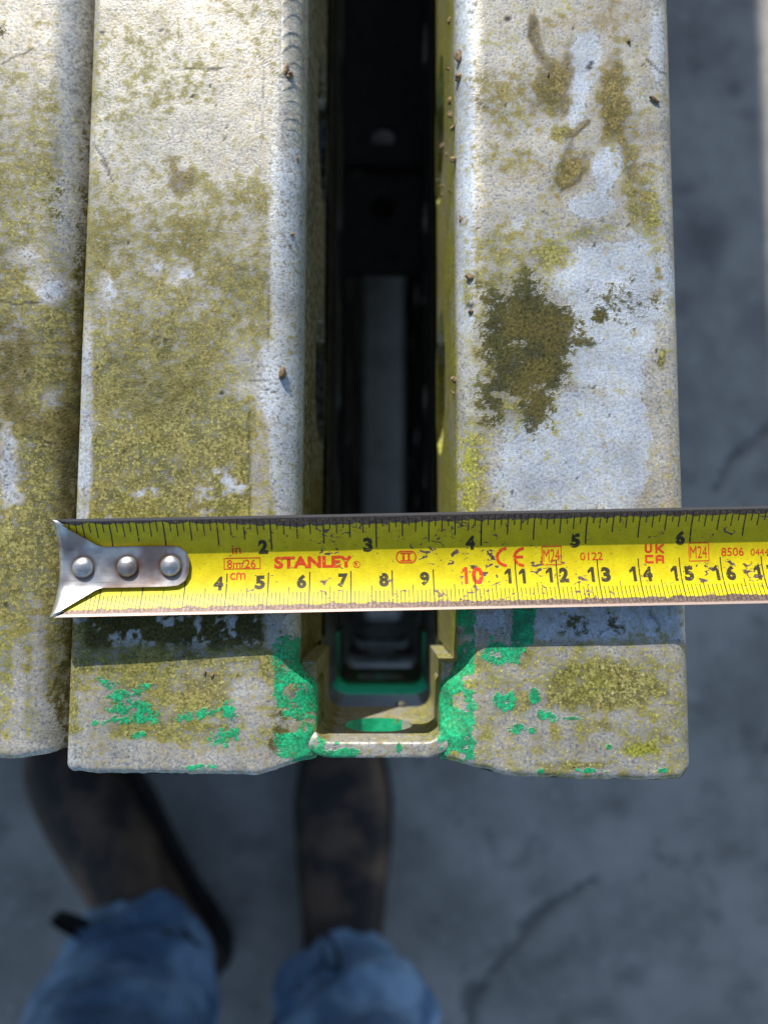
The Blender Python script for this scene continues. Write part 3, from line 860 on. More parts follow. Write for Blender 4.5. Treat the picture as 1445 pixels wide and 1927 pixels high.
for k in range(1, COUNT):
    r = thing('channel_beam', '%s beam down in the stack below the measuring tape, seen dimly through the slot' % names[k] if k < 5 else 'lowest beam of the stack below the measuring tape, on the timber bearers',
              'steel beam', (BEAM_X + rng.uniform(-.06, .06), rng.uniform(-.05, .05), HT - BH - k*9.8), 'twin channel beams stacked in the yard')
    for m in low_ch: part('channel', m, M_SHADED, r)
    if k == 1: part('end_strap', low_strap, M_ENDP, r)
    else: part('end_strap', deep_strap, M_SHADED, r)
    if k == 1:
        for q in ties: part('tie_plate', q, M_BLACKPL, r, smooth=False, recalc=True)

# ------------------------------------------------------------------ the stack beside it
NB_X = -15.15
NB_TOP = HT - .20
def end_neighbour(Xl):
    return np.interp(Xl, [-7.4, 5.0, 6.4, 7.0, 7.42], [-4.45, -4.42, -4.42, -4.36, -4.25])

LEVEL = ('topmost', 'second', 'third', 'fourth', 'fifth', 'lowest')
def build_neighbour():
    org = (NB_X, 0, NB_TOP - BH)
    root = thing('channel_beam', 'olive stained steel beam lying close beside the measured one, with plain cut end', 'steel beam', org, 'twin channel beams stacked in the yard')
    for side in (-1, 1):
        dense = side > 0
        m = channel_mesh('channel', side, 7.40, .72, 1.25 if dense else .42, -4.42, dense, end_shape=end_neighbour if dense else None)
        m.transform(Matrix.Translation((0, 0, BH*S)))
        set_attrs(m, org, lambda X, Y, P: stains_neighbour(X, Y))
        part('channel', m, M_ZINC, root)
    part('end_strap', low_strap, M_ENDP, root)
    for k in range(1, COUNT):
        r = thing('channel_beam', '%s steel beam down in the stack touching the measured beam, under the olive one' % LEVEL[k], 'steel beam', (NB_X + rng.uniform(-.1, .1), rng.uniform(.1, .5), NB_TOP - BH - k*9.8), 'beams under the neighbouring stack')
        for m in low_ch: part('channel', m, M_SHADED, r)
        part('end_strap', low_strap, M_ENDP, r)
build_neighbour()
# unseen stacks added past the left edge to keep sunlight off the yard
for j in (1, 2, 3):
    for k in range(COUNT):
        r = thing('channel_beam', '%s steel beam of the %s unseen stack added for shade, beyond the one touching the measured beam' % (LEVEL[k], ('first', 'second', 'third')[j-1]), 'steel beam', (NB_X - 15.0*j, rng.uniform(-.3, .5), NB_TOP - BH - k*9.8), 'unseen beams added to shade the yard')
        for m in low_ch: part('channel', m, M_SHADED, r)
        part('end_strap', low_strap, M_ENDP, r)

# timber bearers carry both stacks
def bearer_mat():
    t = NT('old_timber'); p = t.scale(t.pos(), (4, 60, 60))
    n = t.noise(6, 6, .6, p)
    return t.base(t.mix(t.step(n, .3, .7), (.05, .035, .022), (.13, .095, .06)), .85, 0, t.bump(n, .5, .002))
M_TIMBER = bearer_mat()
low_z = HT - .12 - BH - (COUNT-1)*9.8
for i, (y0, y1) in enumerate(((34, 46), (160, 172))):
    r = thing('timber_bearer', ('old timber bearer under the stack, nearer the boots' if i == 0 else 'old timber bearer under the far end of the stack'), 'timber', (-7.5, (y0+y1)/2, 0), 'timber bearers')
    
    mb = MB(); mb.box(-62, 16.5, y0 - (y0+y1)/2, y1 - (y0+y1)/2, 0, low_z - .02)
    o = part('beam_timber', mb.mesh('beam_timber'), M_TIMBER, r, smooth=False)
    b = bmesh.new(); b.from_mesh(o.data); bmesh.ops.bevel(b, geom=b.edges[:], offset=.006, segments=2, affect='EDGES'); b.to_mesh(o.data); b.free()

# ------------------------------------------------------------------ the measuring tape
def tape_frame():
    x0, y0 = at(116, (978 + 1160)/2 + .5, HT + .15)
    x1, y1 = at(1445, (952 + 1135)/2, HT + .15)
    a = math.atan2(y1 - y0, x1 - x0)
    return x0, y0, a
TX, TY, TA = tape_frame()
HALF = 1.155
SAG = .47
def lift(u): return .03 + .14*np.clip(1 - u/7.0, 0, 1)**1.3
PXCM = 77.85
def blade_z(u, v): return lift(u) + SAG*(v/HALF)**2
def uv(px, py):
    """photograph pixel to (u along, v across) on the tape"""
    c = 1069.5 + (px - 116)*(-25.5/1315)
    return (px - 116)/PXCM, (c - py)/PXCM
tape = thing('tape_measure', 'worn yellow steel measuring tape pulled out across the beams, hook at its end', 'tape measure', (TX, TY, HT))
tape.rotation_euler = (0, 0, TA)

def blade_material():
    t = NT('yellow_blade')
    u = t.attr('t_u'); v = t.attr('t_v')
    cmb = t.node('ShaderNodeCombineXYZ'); t.put(cmb.inputs[0], u); t.put(cmb.inputs[1], v)
    p = cmb.outputs[0]
    n1 = t.noise(3.2, 5, .62, p); n2 = t.noise(14, 4, .6, p)
    st = t.noise(4, 4, .6, t.scale(p, (2.2, 16, 1)))
    av = t.math('ABSOLUTE', v)
    c = t.mix(t.step(n1, .3, .7), (.62, .49, .006), (.74, .61, .010))
    # fine dark scuffs along the tape
    c = t.mix(t.math('MULTIPLY', t.step(st, .52, .66), .55), c, (.38, .28, .02))
    # flecks worn through to steel
    fl = t.math('ADD', t.math('MULTIPLY', t.noise(1.3, 1, .5, p), .3), t.math('MULTIPLY', t.noise(4.6, 3, .5, t.scale(p, (1, 1.5, 1)), 1.2), .8))
    dens = t.attr('t_wear')
    fleck = t.step(t.math('ADD', fl, t.math('MULTIPLY', dens, .6)), .675, .689)
    # paint gone along both edges, in a ragged line
    sgn = t.step(v, -.01, .01)
    e = t.math('ADD', av, t.math('MULTIPLY', t.math('SUBTRACT', t.noise(3.0, 6, .68, p), .5), .26))
    e = t.math('ADD', e, t.attr('t_edge'))
    edge = t.step(e, 1.0, 1.02)
    worn = t.math('MAXIMUM', fleck, edge)
    steel = t.mix(t.step(n2, .35, .65), (.10, .060, .048), (.20, .145, .125))
    c = t.mix(worn, c, steel)
    rim = t.step(av, 1.085, 1.11)
    c = t.mix(t.math('MULTIPLY', rim, .8), c, (.46, .35, .30))
    h = t.math('MULTIPLY_ADD', worn, -1.0, t.math('MULTIPLY', st, .25))
    return t.base(c, t.math('MULTIPLY_ADD', worn, .1, .42), t.math('MULTIPLY', worn, .35), t.bump(h, .35, .0001), .25)

def build_blade():
    us = np.concatenate([np.arange(.02, 18.6, .09), np.arange(19, 34, 1.0)])
    vs = np.linspace(-HALF, HALF, 57)
    U, V = np.meshgrid(us, vs, indexing='ij')
    Zt = blade_z(U, V)
    mb = MB()
    tp = np.stack([U, V, Zt], -1); bt = np.stack([U, V, Zt - .022], -1)
    mb.grid(tp, True); mb.grid(bt, False)
    for j in (0, -1): mb.grid(np.stack([tp[:, j], bt[:, j]], 0), j == 0)
    for i in (0, -1): mb.grid(np.stack([tp[i], bt[i]], 0), i == -1)
    m = mb.mesh('blade')
    n = len(m.vertices); co = np.empty(n*3, np.float32); m.vertices.foreach_get('co', co)
    P = co.reshape(-1, 3)/S
    u, v = P[:, 0], P[:, 1]
    px = u*100; py = v*100
    wear = -.03 + .10*sstep(.4, .7, fbm(px, py, 150, 1, 2)) - .05*sstep(8, 14, u) - .12*(1 - sstep(2.5, 4.5, u)) + .02*sstep(4.5, 5.5, u)*sstep(9.5, 7, u)
    top = v > 0
    edge = np.where(top, np.interp(u, [0, 2.6, 4.6, 5.5, 8.2, 9.2, 17, 18.6], [-.02, -.02, .04, .12, .08, .06, .03, .02]), np.interp(u, [0, 4, 8, 12, 17], [0, .04, .05, .04, .07]))
    for nm, a in (('t_u', u), ('t_v', v), ('t_wear', wear), ('t_edge', edge)):
        q = m.attributes.new(nm, 'FLOAT', 'POINT'); q.data.foreach_set('value', a.astype(np.float32))
    return part('blade', m, blade_material(), tape)
blade = build_blade()

def ink(name, col, wear=.58):
    t = NT(name)
    p = t.scale(t.node('ShaderNodeTexCoord').outputs['Object'], (100, 100, 0))
    n = t.noise(9, 4, .62, p, .3); n2 = t.noise(30, 3, .6, p); st = t.noise(4, 3, .6, t.scale(p, (1.5, 9, 1)))
    k = t.step(t.math('ADD', t.math('MULTIPLY', n, .75), t.math('MULTIPLY', n2, .25)), wear, wear + .03)
    k = t.math('MAXIMUM', k, t.math('MULTIPLY', t.step(st, .64, .70), .7))
    c = t.mix(t.math('MULTIPLY', n2, .35), col, (.25, .2, .06))
    return t.base(t.mix(k, c, (.78, .66, .012)), .45, 0, None, .3)
M_BLACK = ink('black_print', (.012, .012, .010), .60)
M_RED = ink('red_print', (.72, .030, .006), .61)

def on_blade(name, b, mat, off=.004):
    """lays a flat bmesh drawn in (u, v) centimetres on the hollow of the blade"""
    vs = np.arange(-1.1, 1.101, .07)
    lo = min(q.co.y for q in b.verts); hi = max(q.co.y for q in b.verts)
    for c in vs:
        if lo < c < hi:
            bmesh.ops.bisect_plane(b, geom=b.verts[:] + b.edges[:] + b.faces[:], plane_co=(0, c, 0), plane_no=(0, 1, 0))
    for q in b.verts:
        q.co.z = float(blade_z(q.co.x, q.co.y)) + off
        q.co *= S
    for f in b.faces: f.smooth = True
    bmesh.ops.recalc_face_normals(b, faces=b.faces)
    for f in b.faces:
        if f.normal.z < 0: f.normal_flip()
    m = bpy.data.meshes.new(name); b.to_mesh(m); b.free()
    m.materials.append(mat)
    o = link(bpy.data.objects.new(name, m)); o.parent = blade
    return o

def quad(b, u0, u1, v0, v1, skew=0.0):
    q = [b.verts.new(p) for p in ((u0 + skew*v0, v0, 0), (u1 + skew*v0, v0, 0), (u1 + skew*v1, v1, 0), (u0 + skew*v1, v1, 0))]
    b.faces.new(q)

def text_bm(body, bold, space=1.0):
    c = bpy.data.curves.new('lettering', 'FONT'); c.body = body; c.offset = bold; c.resolution_u = 4; c.space_character = space
    o = bpy.data.objects.new('lettering', c); link(o)
    m = bpy.data.meshes.new_from_object(o)
    bpy.data.objects.remove(o); bpy.data.curves.remove(c)
    b = bmesh.new(); b.from_mesh(m); bpy.data.meshes.remove(m)
    return b

def write(name, body, box, mat, bold=.0, space=1.0):
    """text that fills the photograph's box (x0, y0, x1, y1)"""
    b = text_bm(body, bold, space)
    xs = [v.co.x for v in b.verts]; ys = [v.co.y for v in b.verts]
    u0, _ = uv(box[0], 1060); u1, _ = uv(box[2], 1060)
    xm = (box[0] + box[2])/2
    v1 = uv(xm, box[1])[1]; v0 = uv(xm, box[3])[1]
    for v in b.verts:
        v.co.x = u0 + (v.co.x - min(xs))/(max(xs) - min(xs))*(u1 - u0)
        v.co.y = v0 + (v.co.y - min(ys))/(max(ys) - min(ys))*(v1 - v0)
    return on_blade(name, b, mat)

def one_bm(name, x, y, hh, mat):
    """the figure one: a thick stem with a sloping flag"""
    b = bmesh.new()
    for q in (((x - .5, y - hh), (x + 5.5, y - hh), (x + 5.5, y + hh), (x - .5, y + hh)), ((x - 7, y - hh + 7), (x - .5, y - hh), (x - .5, y - hh + 8), (x - 7, y - hh + 12))):
        b.faces.new([b.verts.new((*uv(px, py), 0)) for px, py in q])
    on_blade(name, b, mat)

# scales: one printed comb of lines each
b = bmesh.new()
ratio = 198.1/PXCM
for i in range(2, 16*8):
    u = i/16*ratio
    if u > 18.7: break
    ln = .72 if i % 16 == 0 else .60 if i % 8 == 0 else .46 if i % 4 == 0 else .36 if i % 2 == 0 else .24
    wd = .036 if i % 16 == 0 else .031 if i % 4 == 0 else .027
    quad(b, u - wd/2, u + wd/2, 1.07 - ln, 1.07)
on_blade('inch_scale', b, M_BLACK)
b = bmesh.new()
for i in range(7, 187):
    u = i/10
    cmk = i % 10 == 0
    top = -.20 if cmk and i < 100 else -.03 if cmk and i > 100 else -.36 if cmk else -.56 if i % 5 == 0 else -.68
    wd = .028 if cmk else .0185
    quad(b, u - wd/2, u + wd/2, -1.06, top)
on_blade('centimetre_scale', b, M_BLACK)

for body, x, y in (('2', 496, 1029), ('3', 694, 1025), ('4', 888, 1021), ('5', 1087, 1017), ('6', 1286, 1012)):
    write('inch_numeral', body, (x - 9, y - 13, x + 9, y + 13), M_BLACK, .055)
for body, x, y in (('4', 412, 1098), ('5', 490, 1096), ('6', 568, 1094), ('7', 646, 1092), ('8', 723, 1091), ('9', 800, 1089)):
    write('centimetre_numeral', body, (x - 9, y - 13, x + 9, y + 13), M_BLACK, .055)
for body, x, y in (('11', 972, 1084), ('12', 1050, 1082), ('13', 1129, 1081), ('14', 1208, 1080), ('15', 1286, 1079), ('16', 1365, 1078), ('17', 1443, 1077)):
    for ch, dx in zip(body, (-14, 13)):
        hw = 9
        if ch == '1':
            one_bm('centimetre_numeral', x + dx, y, 14, M_BLACK); continue
        write('centimetre_numeral', ch, (x + dx - hw, y - 14, x + dx + hw, y + 14), M_BLACK, .055)
one_bm('centimetre_numeral', 876, 1083, 16, M_RED)
for ch, dx, hw in (('0', 10, 11),):
    write('centimetre_numeral', ch, (890 + dx - hw, 1067, 890 + dx + hw, 1099), M_RED, .04)
write('lettering', 'STANLEY', (516, 1046, 666, 1069), M_RED, .045, 1.0)
write('lettering', 'R', (668.5, 1058, 674.5, 1066.5), M_RED, .01)
write('lettering', 'in', (437, 1026, 454, 1042), M_RED, .012)
write('lettering', '8m/26', (427, 1053, 481, 1069), M_RED, .005)
write('lettering', 'cm', (433, 1078, 462, 1091), M_RED, .005)
write('lettering', '0122', (1096, 1039, 1139, 1054), M_RED, .005)
write('lettering', '8506', (1364, 1030, 1407, 1046), M_RED, .008)
write('lettering', '0444', (1420, 1032, 1455, 1045), M_RED, .0)
write('lettering', 'M24', (1026, 1033, 1057, 1056), M_RED, .0)
write('lettering', 'M24', (1305, 1027, 1337, 1050), M_RED, .0)

def frame_bm(b, x0, y0, x1, y1, w):
    xm = (x0+x1)/2
    u0 = uv(x0, 1060)[0]; u1 = uv(x1, 1060)[0]; v1 = uv(xm, y0)[1]; v0 = uv(xm, y1)[1]
    quad(b, u0, u1, v1 - w, v1); quad(b, u0, u1, v0, v0 + w); quad(b, u0, u0 + w, v0 + w, v1 - w); quad(b, u1 - w, u1, v0 + w, v1 - w)
for bx in ((421, 1049, 490, 1071), (1023, 1027, 1061, 1063), (1302, 1020, 1341, 1056)):
    b = bmesh.new(); frame_bm(b, *bx, .02); on_blade('printed_frame', b, M_RED, .005)

def arc_bm(b, cx, cy, rx, ry, w, a0, a1, n=28):
    cu, cv = uv(cx, cy); rx /= PXCM; ry /= PXCM; w /= PXCM
    pi = []; po = []
    for i in range(n + 1):
        a = math.radians(a0 + (a1 - a0)*i/n)
        pi.append(b.verts.new((cu + (rx - w)*math.cos(a), cv + (ry - w)*math.sin(a), 0)))
        po.append(b.verts.new((cu + rx*math.cos(a), cv + ry*math.sin(a), 0)))
    for i in range(n): b.faces.new((pi[i], po[i], po[i+1], pi[i+1]))
def bar(b, x0, y0, x1, y1):
    u0 = uv(x0, 1060)[0]; u1 = uv(x1, 1060)[0]; xm = (x0+x1)/2
    quad(b, u0, u1, uv(xm, y1)[1], uv(xm, y0)[1])
b = bmesh.new(); arc_bm(b, 957, 1048, 21, 19, 5.5, 92, 268); arc_bm(b, 990, 1048, 21, 19, 5.5, 92, 268); bar(b, 973, 1045.3, 988, 1050.5)
on_blade('approval_mark', b, M_RED)
b = bmesh.new(); arc_bm(b, 672, 1062, 7, 7, 1.3, 0, 360); on_blade('approval_mark', b, M_RED)
# class mark: a lozenge round two strokes with serifs
b = bmesh.new()
arc_bm(b, 757, 1048, 10.5, 12, 2.4, 90, 270, 16); arc_bm(b, 775, 1048, 10.5, 12, 2.4, -90, 90, 16)
bar(b, 757, 1036, 775, 1038.4); bar(b, 757, 1057.6, 775, 1060)
for x in (761, 771): bar(b, x - 2.2, 1041, x + 2.2, 1055)
bar(b, 755, 1039.8, 777, 1042.2); bar(b, 755, 1053.8, 777, 1056.2)
on_blade('approval_mark', b, M_RED)
# the two-row square lettered mark
b = bmesh.new()
def seg(x0, y0, x1, y1, w=4.2):
    u0, v0 = uv(x0, y0); u1, v1 = uv(x1, y1); w /= PXCM
    dx, dy = u1-u0, v1-v0; L = math.hypot(dx, dy); nx, ny = -dy/L*w/2, dx/L*w/2
    b.faces.new([b.verts.new(p) for p in ((u0+nx, v0+ny, 0), (u0-nx, v0-ny, 0), (u1-nx, v1-ny, 0), (u1+nx, v1+ny, 0))])
seg(1221, 1023, 1221, 1036); arc_bm(b, 1226, 1034.5, 7, 6, 4.2, 180, 360, 10); seg(1231, 1023, 1231, 1036)
seg(1241, 1023, 1241, 1040.5); seg(1243, 1033, 1254.5, 1023.5, 4); seg(1243, 1031, 1255, 1040, 4)
seg(1223, 1046, 1235, 1046); seg(1221, 1044, 1221, 1059.5); seg(1223, 1058, 1235, 1058)
seg(1241, 1045, 1241, 1060); seg(1253, 1045, 1253, 1060); seg(1243, 1046, 1251, 1046); seg(1243, 1053, 1251, 1053)
on_blade('approval_mark', b, M_RED)

# end hook with its three rivets
def hook_mat():
    t = NT('worn_steel'); 
    p = t.pos(); n = t.noise(260, 5, .6, p); n2 = t.noise(90, 3, .5, p); st = t.noise(300, 3, .6, t.scale(p, (.25, 3, 1)))
    c = t.mix(t.step(n, .35, .7), (.50, .50, .50), (.66, .65, .63))
    c = t.mix(t.math('MULTIPLY', t.step(n2, .46, .62), .75), c, (.27, .17, .13))
    c = t.mix(t.math('MULTIPLY', t.step(st, .55, .72), .5), c, (.20, .18, .17))
    c = t.mix(t.math('MULTIPLY', t.attr('rust'), .9), c, (.22, .10, .035))
    return t.base(c, t.math('MULTIPLY_ADD', n, .30, .26), .88, t.bump(t.math('ADD', n, st), .25, .0001))
M_HOOK = hook_mat()
def build_hook():
    # outline half width along u (cm) ; the tab, the taper and the flare
    def hw(u): return np.interp(u, [-.14, .0, .12, .55, .95, 1.08, 2.6, 2.85, 3.02, 3.10], [1.17, 1.14, 1.05, .77, .52, .49, .49, .47, .36, .16])
    us = np.concatenate([np.linspace(.20, 2.6, 44), np.linspace(2.65, 3.10, 14)])
    vs = np.linspace(-1, 1, 37)
    prof = []                           # bend over the end and down
    for a in np.linspace(0, 90, 9):
        r = .24
        prof.append((.17 - r*math.sin(math.radians(a)), -(r - r*math.cos(math.radians(a)))))
    rows = []
    for dz in np.linspace(-.66, -.27, 7):
        w = 1.17 - .10*((dz + .16)/-.46)
        rows.append([(-.07 - .03*abs(v)**3, v*w, dz) for v in vs])
    for u, dz in prof[::-1]:
        rows.append([(u + .045*v*v*0 - .015*(abs(v)**3), v*hw(u), dz) for v in vs])
    for u in us: rows.append([(u, v*hw(u), 0) for v in vs])
    P = np.array(rows)
    base = lift(np.clip(P[..., 0], 0, 99)) + SAG*(np.abs(P[..., 1])/HALF)**2*np.where(np.abs(P[..., 1]) < .5, .9, 1.0)
    P[..., 2] += base + .10
    mb = MB()
    mb.grid(P, True)
    dn = P.copy(); 
    k = len(rows) - len(us)
    dn[k:, :, 2] -= .085
    dn[:k, :, 0] += .085; dn[7:k, :, 2] -= .04
    mb.grid(dn, False)
    for j in (0, -1): mb.grid(np.stack([P[:, j], dn[:, j]], 0), j == 0)
    for i in (0, -1): mb.grid(np.stack([P[i], dn[i]], 0), i == -1)
    m = mb.mesh('end_hook')
    n = len(m.vertices); co = np.empty(n*3, np.float32); m.vertices.foreach_get('co', co); Q = co.reshape(-1, 3)/S
    rust = np.zeros(n)
    for uc in RIV:
        d = np.hypot(Q[:, 0] - uc, Q[:, 1])
        rust = np.maximum(rust, .8*sstep(.36, .27, d))
    e = hw(Q[:, 0]) - np.abs(Q[:, 1])
    rust = np.maximum(rust, .5*sstep(.05, 0, e)*(Q[:, 0] > .3)); rust = np.maximum(rust, .6*sstep(2.98, 3.08, Q[:, 0]))
    a = m.attributes.new('rust', 'FLOAT', 'POINT'); a.data.foreach_set('value', rust.astype(np.float32))
    o = part('end_hook', m, M_HOOK, tape)
    so = o.modifiers.new('bevel', 'BEVEL'); so.width = .0002; so.segments = 2; so.limit_method = 'ANGLE'
    for uc in RIV:
        mb = MB(); V = []
        nr, na = 7, 24
        for i in range(nr + 1):
            t_ = math.pi/2*i/nr
            for j in range(na):
                f = 2*math.pi*j/na
                V.append((uc + .255*math.cos(t_)*math.cos(f), .0 + .255*math.cos(t_)*math.sin(f), float(lift(uc)) + .115 + .155*math.sin(t_)))
        Fq = [(i*na + j, i*na + (j+1) % na, (i+1)*na + (j+1) % na, (i+1)*na + j) for i in range(nr) for j in range(na)]
        mb.add(V, Fq)
        r = part('rivet', mb.mesh('rivet'), M_HOOK, o, weld=True, recalc=True)
RIV = (.575, 1.63, 2.66)
build_hook()

# ------------------------------------------------------------------ the person below: boots and jeans
def loft(mb, rings, n=20, caps=True):
    """rings: (centre, axis u, axis v, ru, rv, power)"""
    V = []
    for (c, u, v, ru, rv) in rings:
        for j in range(n):
            a = 2*math.pi*j/n
            ca, sa = math.cos(a), math.sin(a)
            ca = math.copysign(abs(ca)**.85, ca); sa = math.copysign(abs(sa)**.85, sa)
            V.append([c[k] + u[k]*ru*ca + v[k]*rv*sa for k in range(3)])
    F_ = [(i*n + j, i*n + (j+1) % n, (i+1)*n + (j+1) % n, (i+1)*n + j) for i in range(len(rings)-1) for j in range(n)]
    if caps:
        F_.append(tuple(range(n))[::-1]); m0 = (len(rings)-1)*n; F_.append(tuple(m0 + j for j in range(n)))
    mb.add(V, F_)

def remeshed(name, mb, vox, smooth_it=6):
    m = mb.mesh(name)
    b = bmesh.new(); b.from_mesh(m); bmesh.ops.recalc_face_normals(b, faces=b.faces); b.to_mesh(m); b.free()
    o = link(bpy.data.objects.new(name, m))
    r = o.modifiers.new('r', 'REMESH'); r.mode = 'VOXEL'; r.voxel_size = vox*S
    s = o.modifiers.new('s', 'SMOOTH'); s.iterations = smooth_it; s.factor = .5
    dg = bpy.context.evaluated_depsgraph_get()
    m2 = bpy.data.meshes.new_from_object(o.evaluated_get(dg))
    bpy.data.objects.remove(o); bpy.data.meshes.remove(m)
    m2.name = name
    return m2

def leather():
    t = NT('brown_leather'); p = t.pos()
    n1 = t.noise(17, 5, .6, p); n2 = t.noise(260, 4, .6, p)
    c = t.mix(t.step(n1, .40, .62), (.018, .012, .009), (.15, .088, .052))
    return t.base(c, .55, 0, t.bump(t.math('ADD', n1, t.math('MULTIPLY', n2, .3)), .5, .002))
def denim():
    t = NT('blue_denim'); p = t.pos()
    n1 = t.noise(14, 4, .6, p); n2 = t.noise(900, 3, .6, t.scale(p, (1, 1, .3)))
    c = t.mix(t.step(n1, .38, .64), (.085, .17, .31), (.27, .44, .66))
    c = t.mix(t.math('MULTIPLY', t.step(n2, .5, .7), .35), c, (.24, .33, .46))
    return t.base(c, .9, 0, t.bump(t.math('ADD', n1, t.math('MULTIPLY', n2, .2)), .5, .004))
def rubber(name, col):
    t = NT(name); p = t.pos(); n = t.noise(120, 4, .6, p)
    return t.base(t.mix(n, col, tuple(c*1.6 for c in col)), .75, 0, t.bump(n, .3, .001))
M_LEATHER, M_DENIM, M_SOLE, M_ELASTIC = leather(), denim(), rubber('dark_sole', (.02, .019, .018)), rubber('black_elastic', (.010, .010, .012))

person = thing('person', 'person standing in brown ankle boots and blue jeans, seen from above at the beam ends', 'person', (-12, -37, 0))
PO = np.array((-12, -37, 0))

def boot(heel, deg):
    """a dealer boot: heel point on the ground and the direction of the toe"""
    a = math.radians(deg)
    f = np.array((math.cos(a), math.sin(a), 0)); s = np.array((-math.sin(a), math.cos(a), 0)); z = np.array((0, 0, 1.0))
    h = np.array((*heel, 0)) - PO
    P = lambda d, up, side=0: h + f*d + z*up + s*side
    mb = MB()
    loft(mb, [(P(d, zc), s, z, ru, rv) for d, zc, ru, rv in ((.3, 4.5, 2.2, 2.4), (1.4, 5.0, 3.3, 3.6), (4, 5.6, 3.7, 4.4), (8, 5.6, 3.8, 4.3), (12, 5.0, 4.0, 3.7), (16, 4.4, 4.5, 3.0), (20, 4.0, 4.8, 2.7), (24, 3.8, 4.6, 2.5), (27, 3.6, 3.9, 2.2), (29, 3.3, 2.6, 1.7), (29.8, 3.1, 1.2, 1.0))])
    loft(mb, [(P(d, zc), s, f, ru, rv) for d, zc, ru, rv in ((6.6, 3.5, 3.6, 5.4), (6.5, 7, 3.7, 5.2), (6.0, 9.5, 3.9, 4.6), (5.2, 11.6, 3.8, 4.0))])
    up = part('boot', remeshed('boot', mb, .55, 5), M_LEATHER, person)
    mb = MB()
    rings = []
    for zc in (0.05, 2.6):
        rings.append(zc)
    out = [(-.2, 0), (0, 2.4), (1.5, 3.5), (5, 3.9), (9, 3.8), (13, 4.2), (18, 4.9), (22, 5.1), (26, 4.5), (29, 3.2), (30.4, 0)]
    loop = [(d, w) for d, w in out] + [(d, -w) for d, w in out[-2:0:-1]]
    n = len(loop)
    V = [P(d, zz, w) for zz in (0.05, 2.2) for d, w in loop]
    mb.add(V, [(i, (i+1) % n, n + (i+1) % n, n + i) for i in range(n)] + [tuple(range(n))[::-1], tuple(range(n, 2*n))])
    sl = part('sole', mb.mesh('sole'), M_SOLE, up, recalc=True)
    for sg in (1, -1):      # elastic side panels
        mb = MB()
        rows = []
        for zz, hw_ in ((6.8, .6), (7.6, 1.0), (8.6, 1.4), (9.6, 1.5)):
            sd = np.interp(zz, [6.8, 10, 13, 15.5], [4.1, 4.15, 4.0, 3.9])
            rows.append([P(6 - hw_ + 2*hw_*k/6, zz, sg*(sd*math.sqrt(max(.2, 1 - ((-hw_ + 2*hw_*k/6)/6.2)**2)))) for k in range(7)])
        rows = np.array(rows); inn = rows - sg*s*.35
        mb.grid(rows); mb.grid(inn)
        for q in (0, -1): mb.grid(np.stack([rows[q], inn[q]])); mb.grid(np.stack([rows[:, q], inn[:, q]]))
        part('elastic_gusset', mb.mesh('elastic_gusset'), M_ELASTIC, up, recalc=True)
    return up, P

def pull_loop(up, base, direction, wide):
    """a folded webbing loop standing out from the boot top"""
    d = np.array(direction, float); d /= np.linalg.norm(d)
    w = np.cross(d, (0, 0, 1.0)); w /= np.linalg.norm(w)
    mb = MB(); rows = []
    for i in range(13):
        a = math.pi*i/12
        c = np.array(base) + d*(3.2*math.sin(a)**.7) + np.array((0, 0, 1.0))*(.5*math.cos(a)) + w*(.75*math.cos(a))
        rows.append([c + np.array((0, 0, 1.0))*k for k in (-wide, wide)])
    rows = np.array(rows); mb.grid(rows); mb.grid(rows + w*.12)
    for q in (0, -1): mb.grid(np.stack([rows[:, q], rows[:, q] + w*.12]))
    part('pull_loop', mb.mesh('pull_loop'), M_ELASTIC, up, recalc=True)

lb, LP = boot((-17.4, -40.4), 125)
rb, RP = boot((-3.7, -45.2), 91)
pull_loop(lb, np.array((-26.2, -31.4, 12)) - PO, (-1.0, .45, .05), .8)
pull_loop(rb, RP(11.0, 12.2, .6), (-.15, 1, .3), .45)

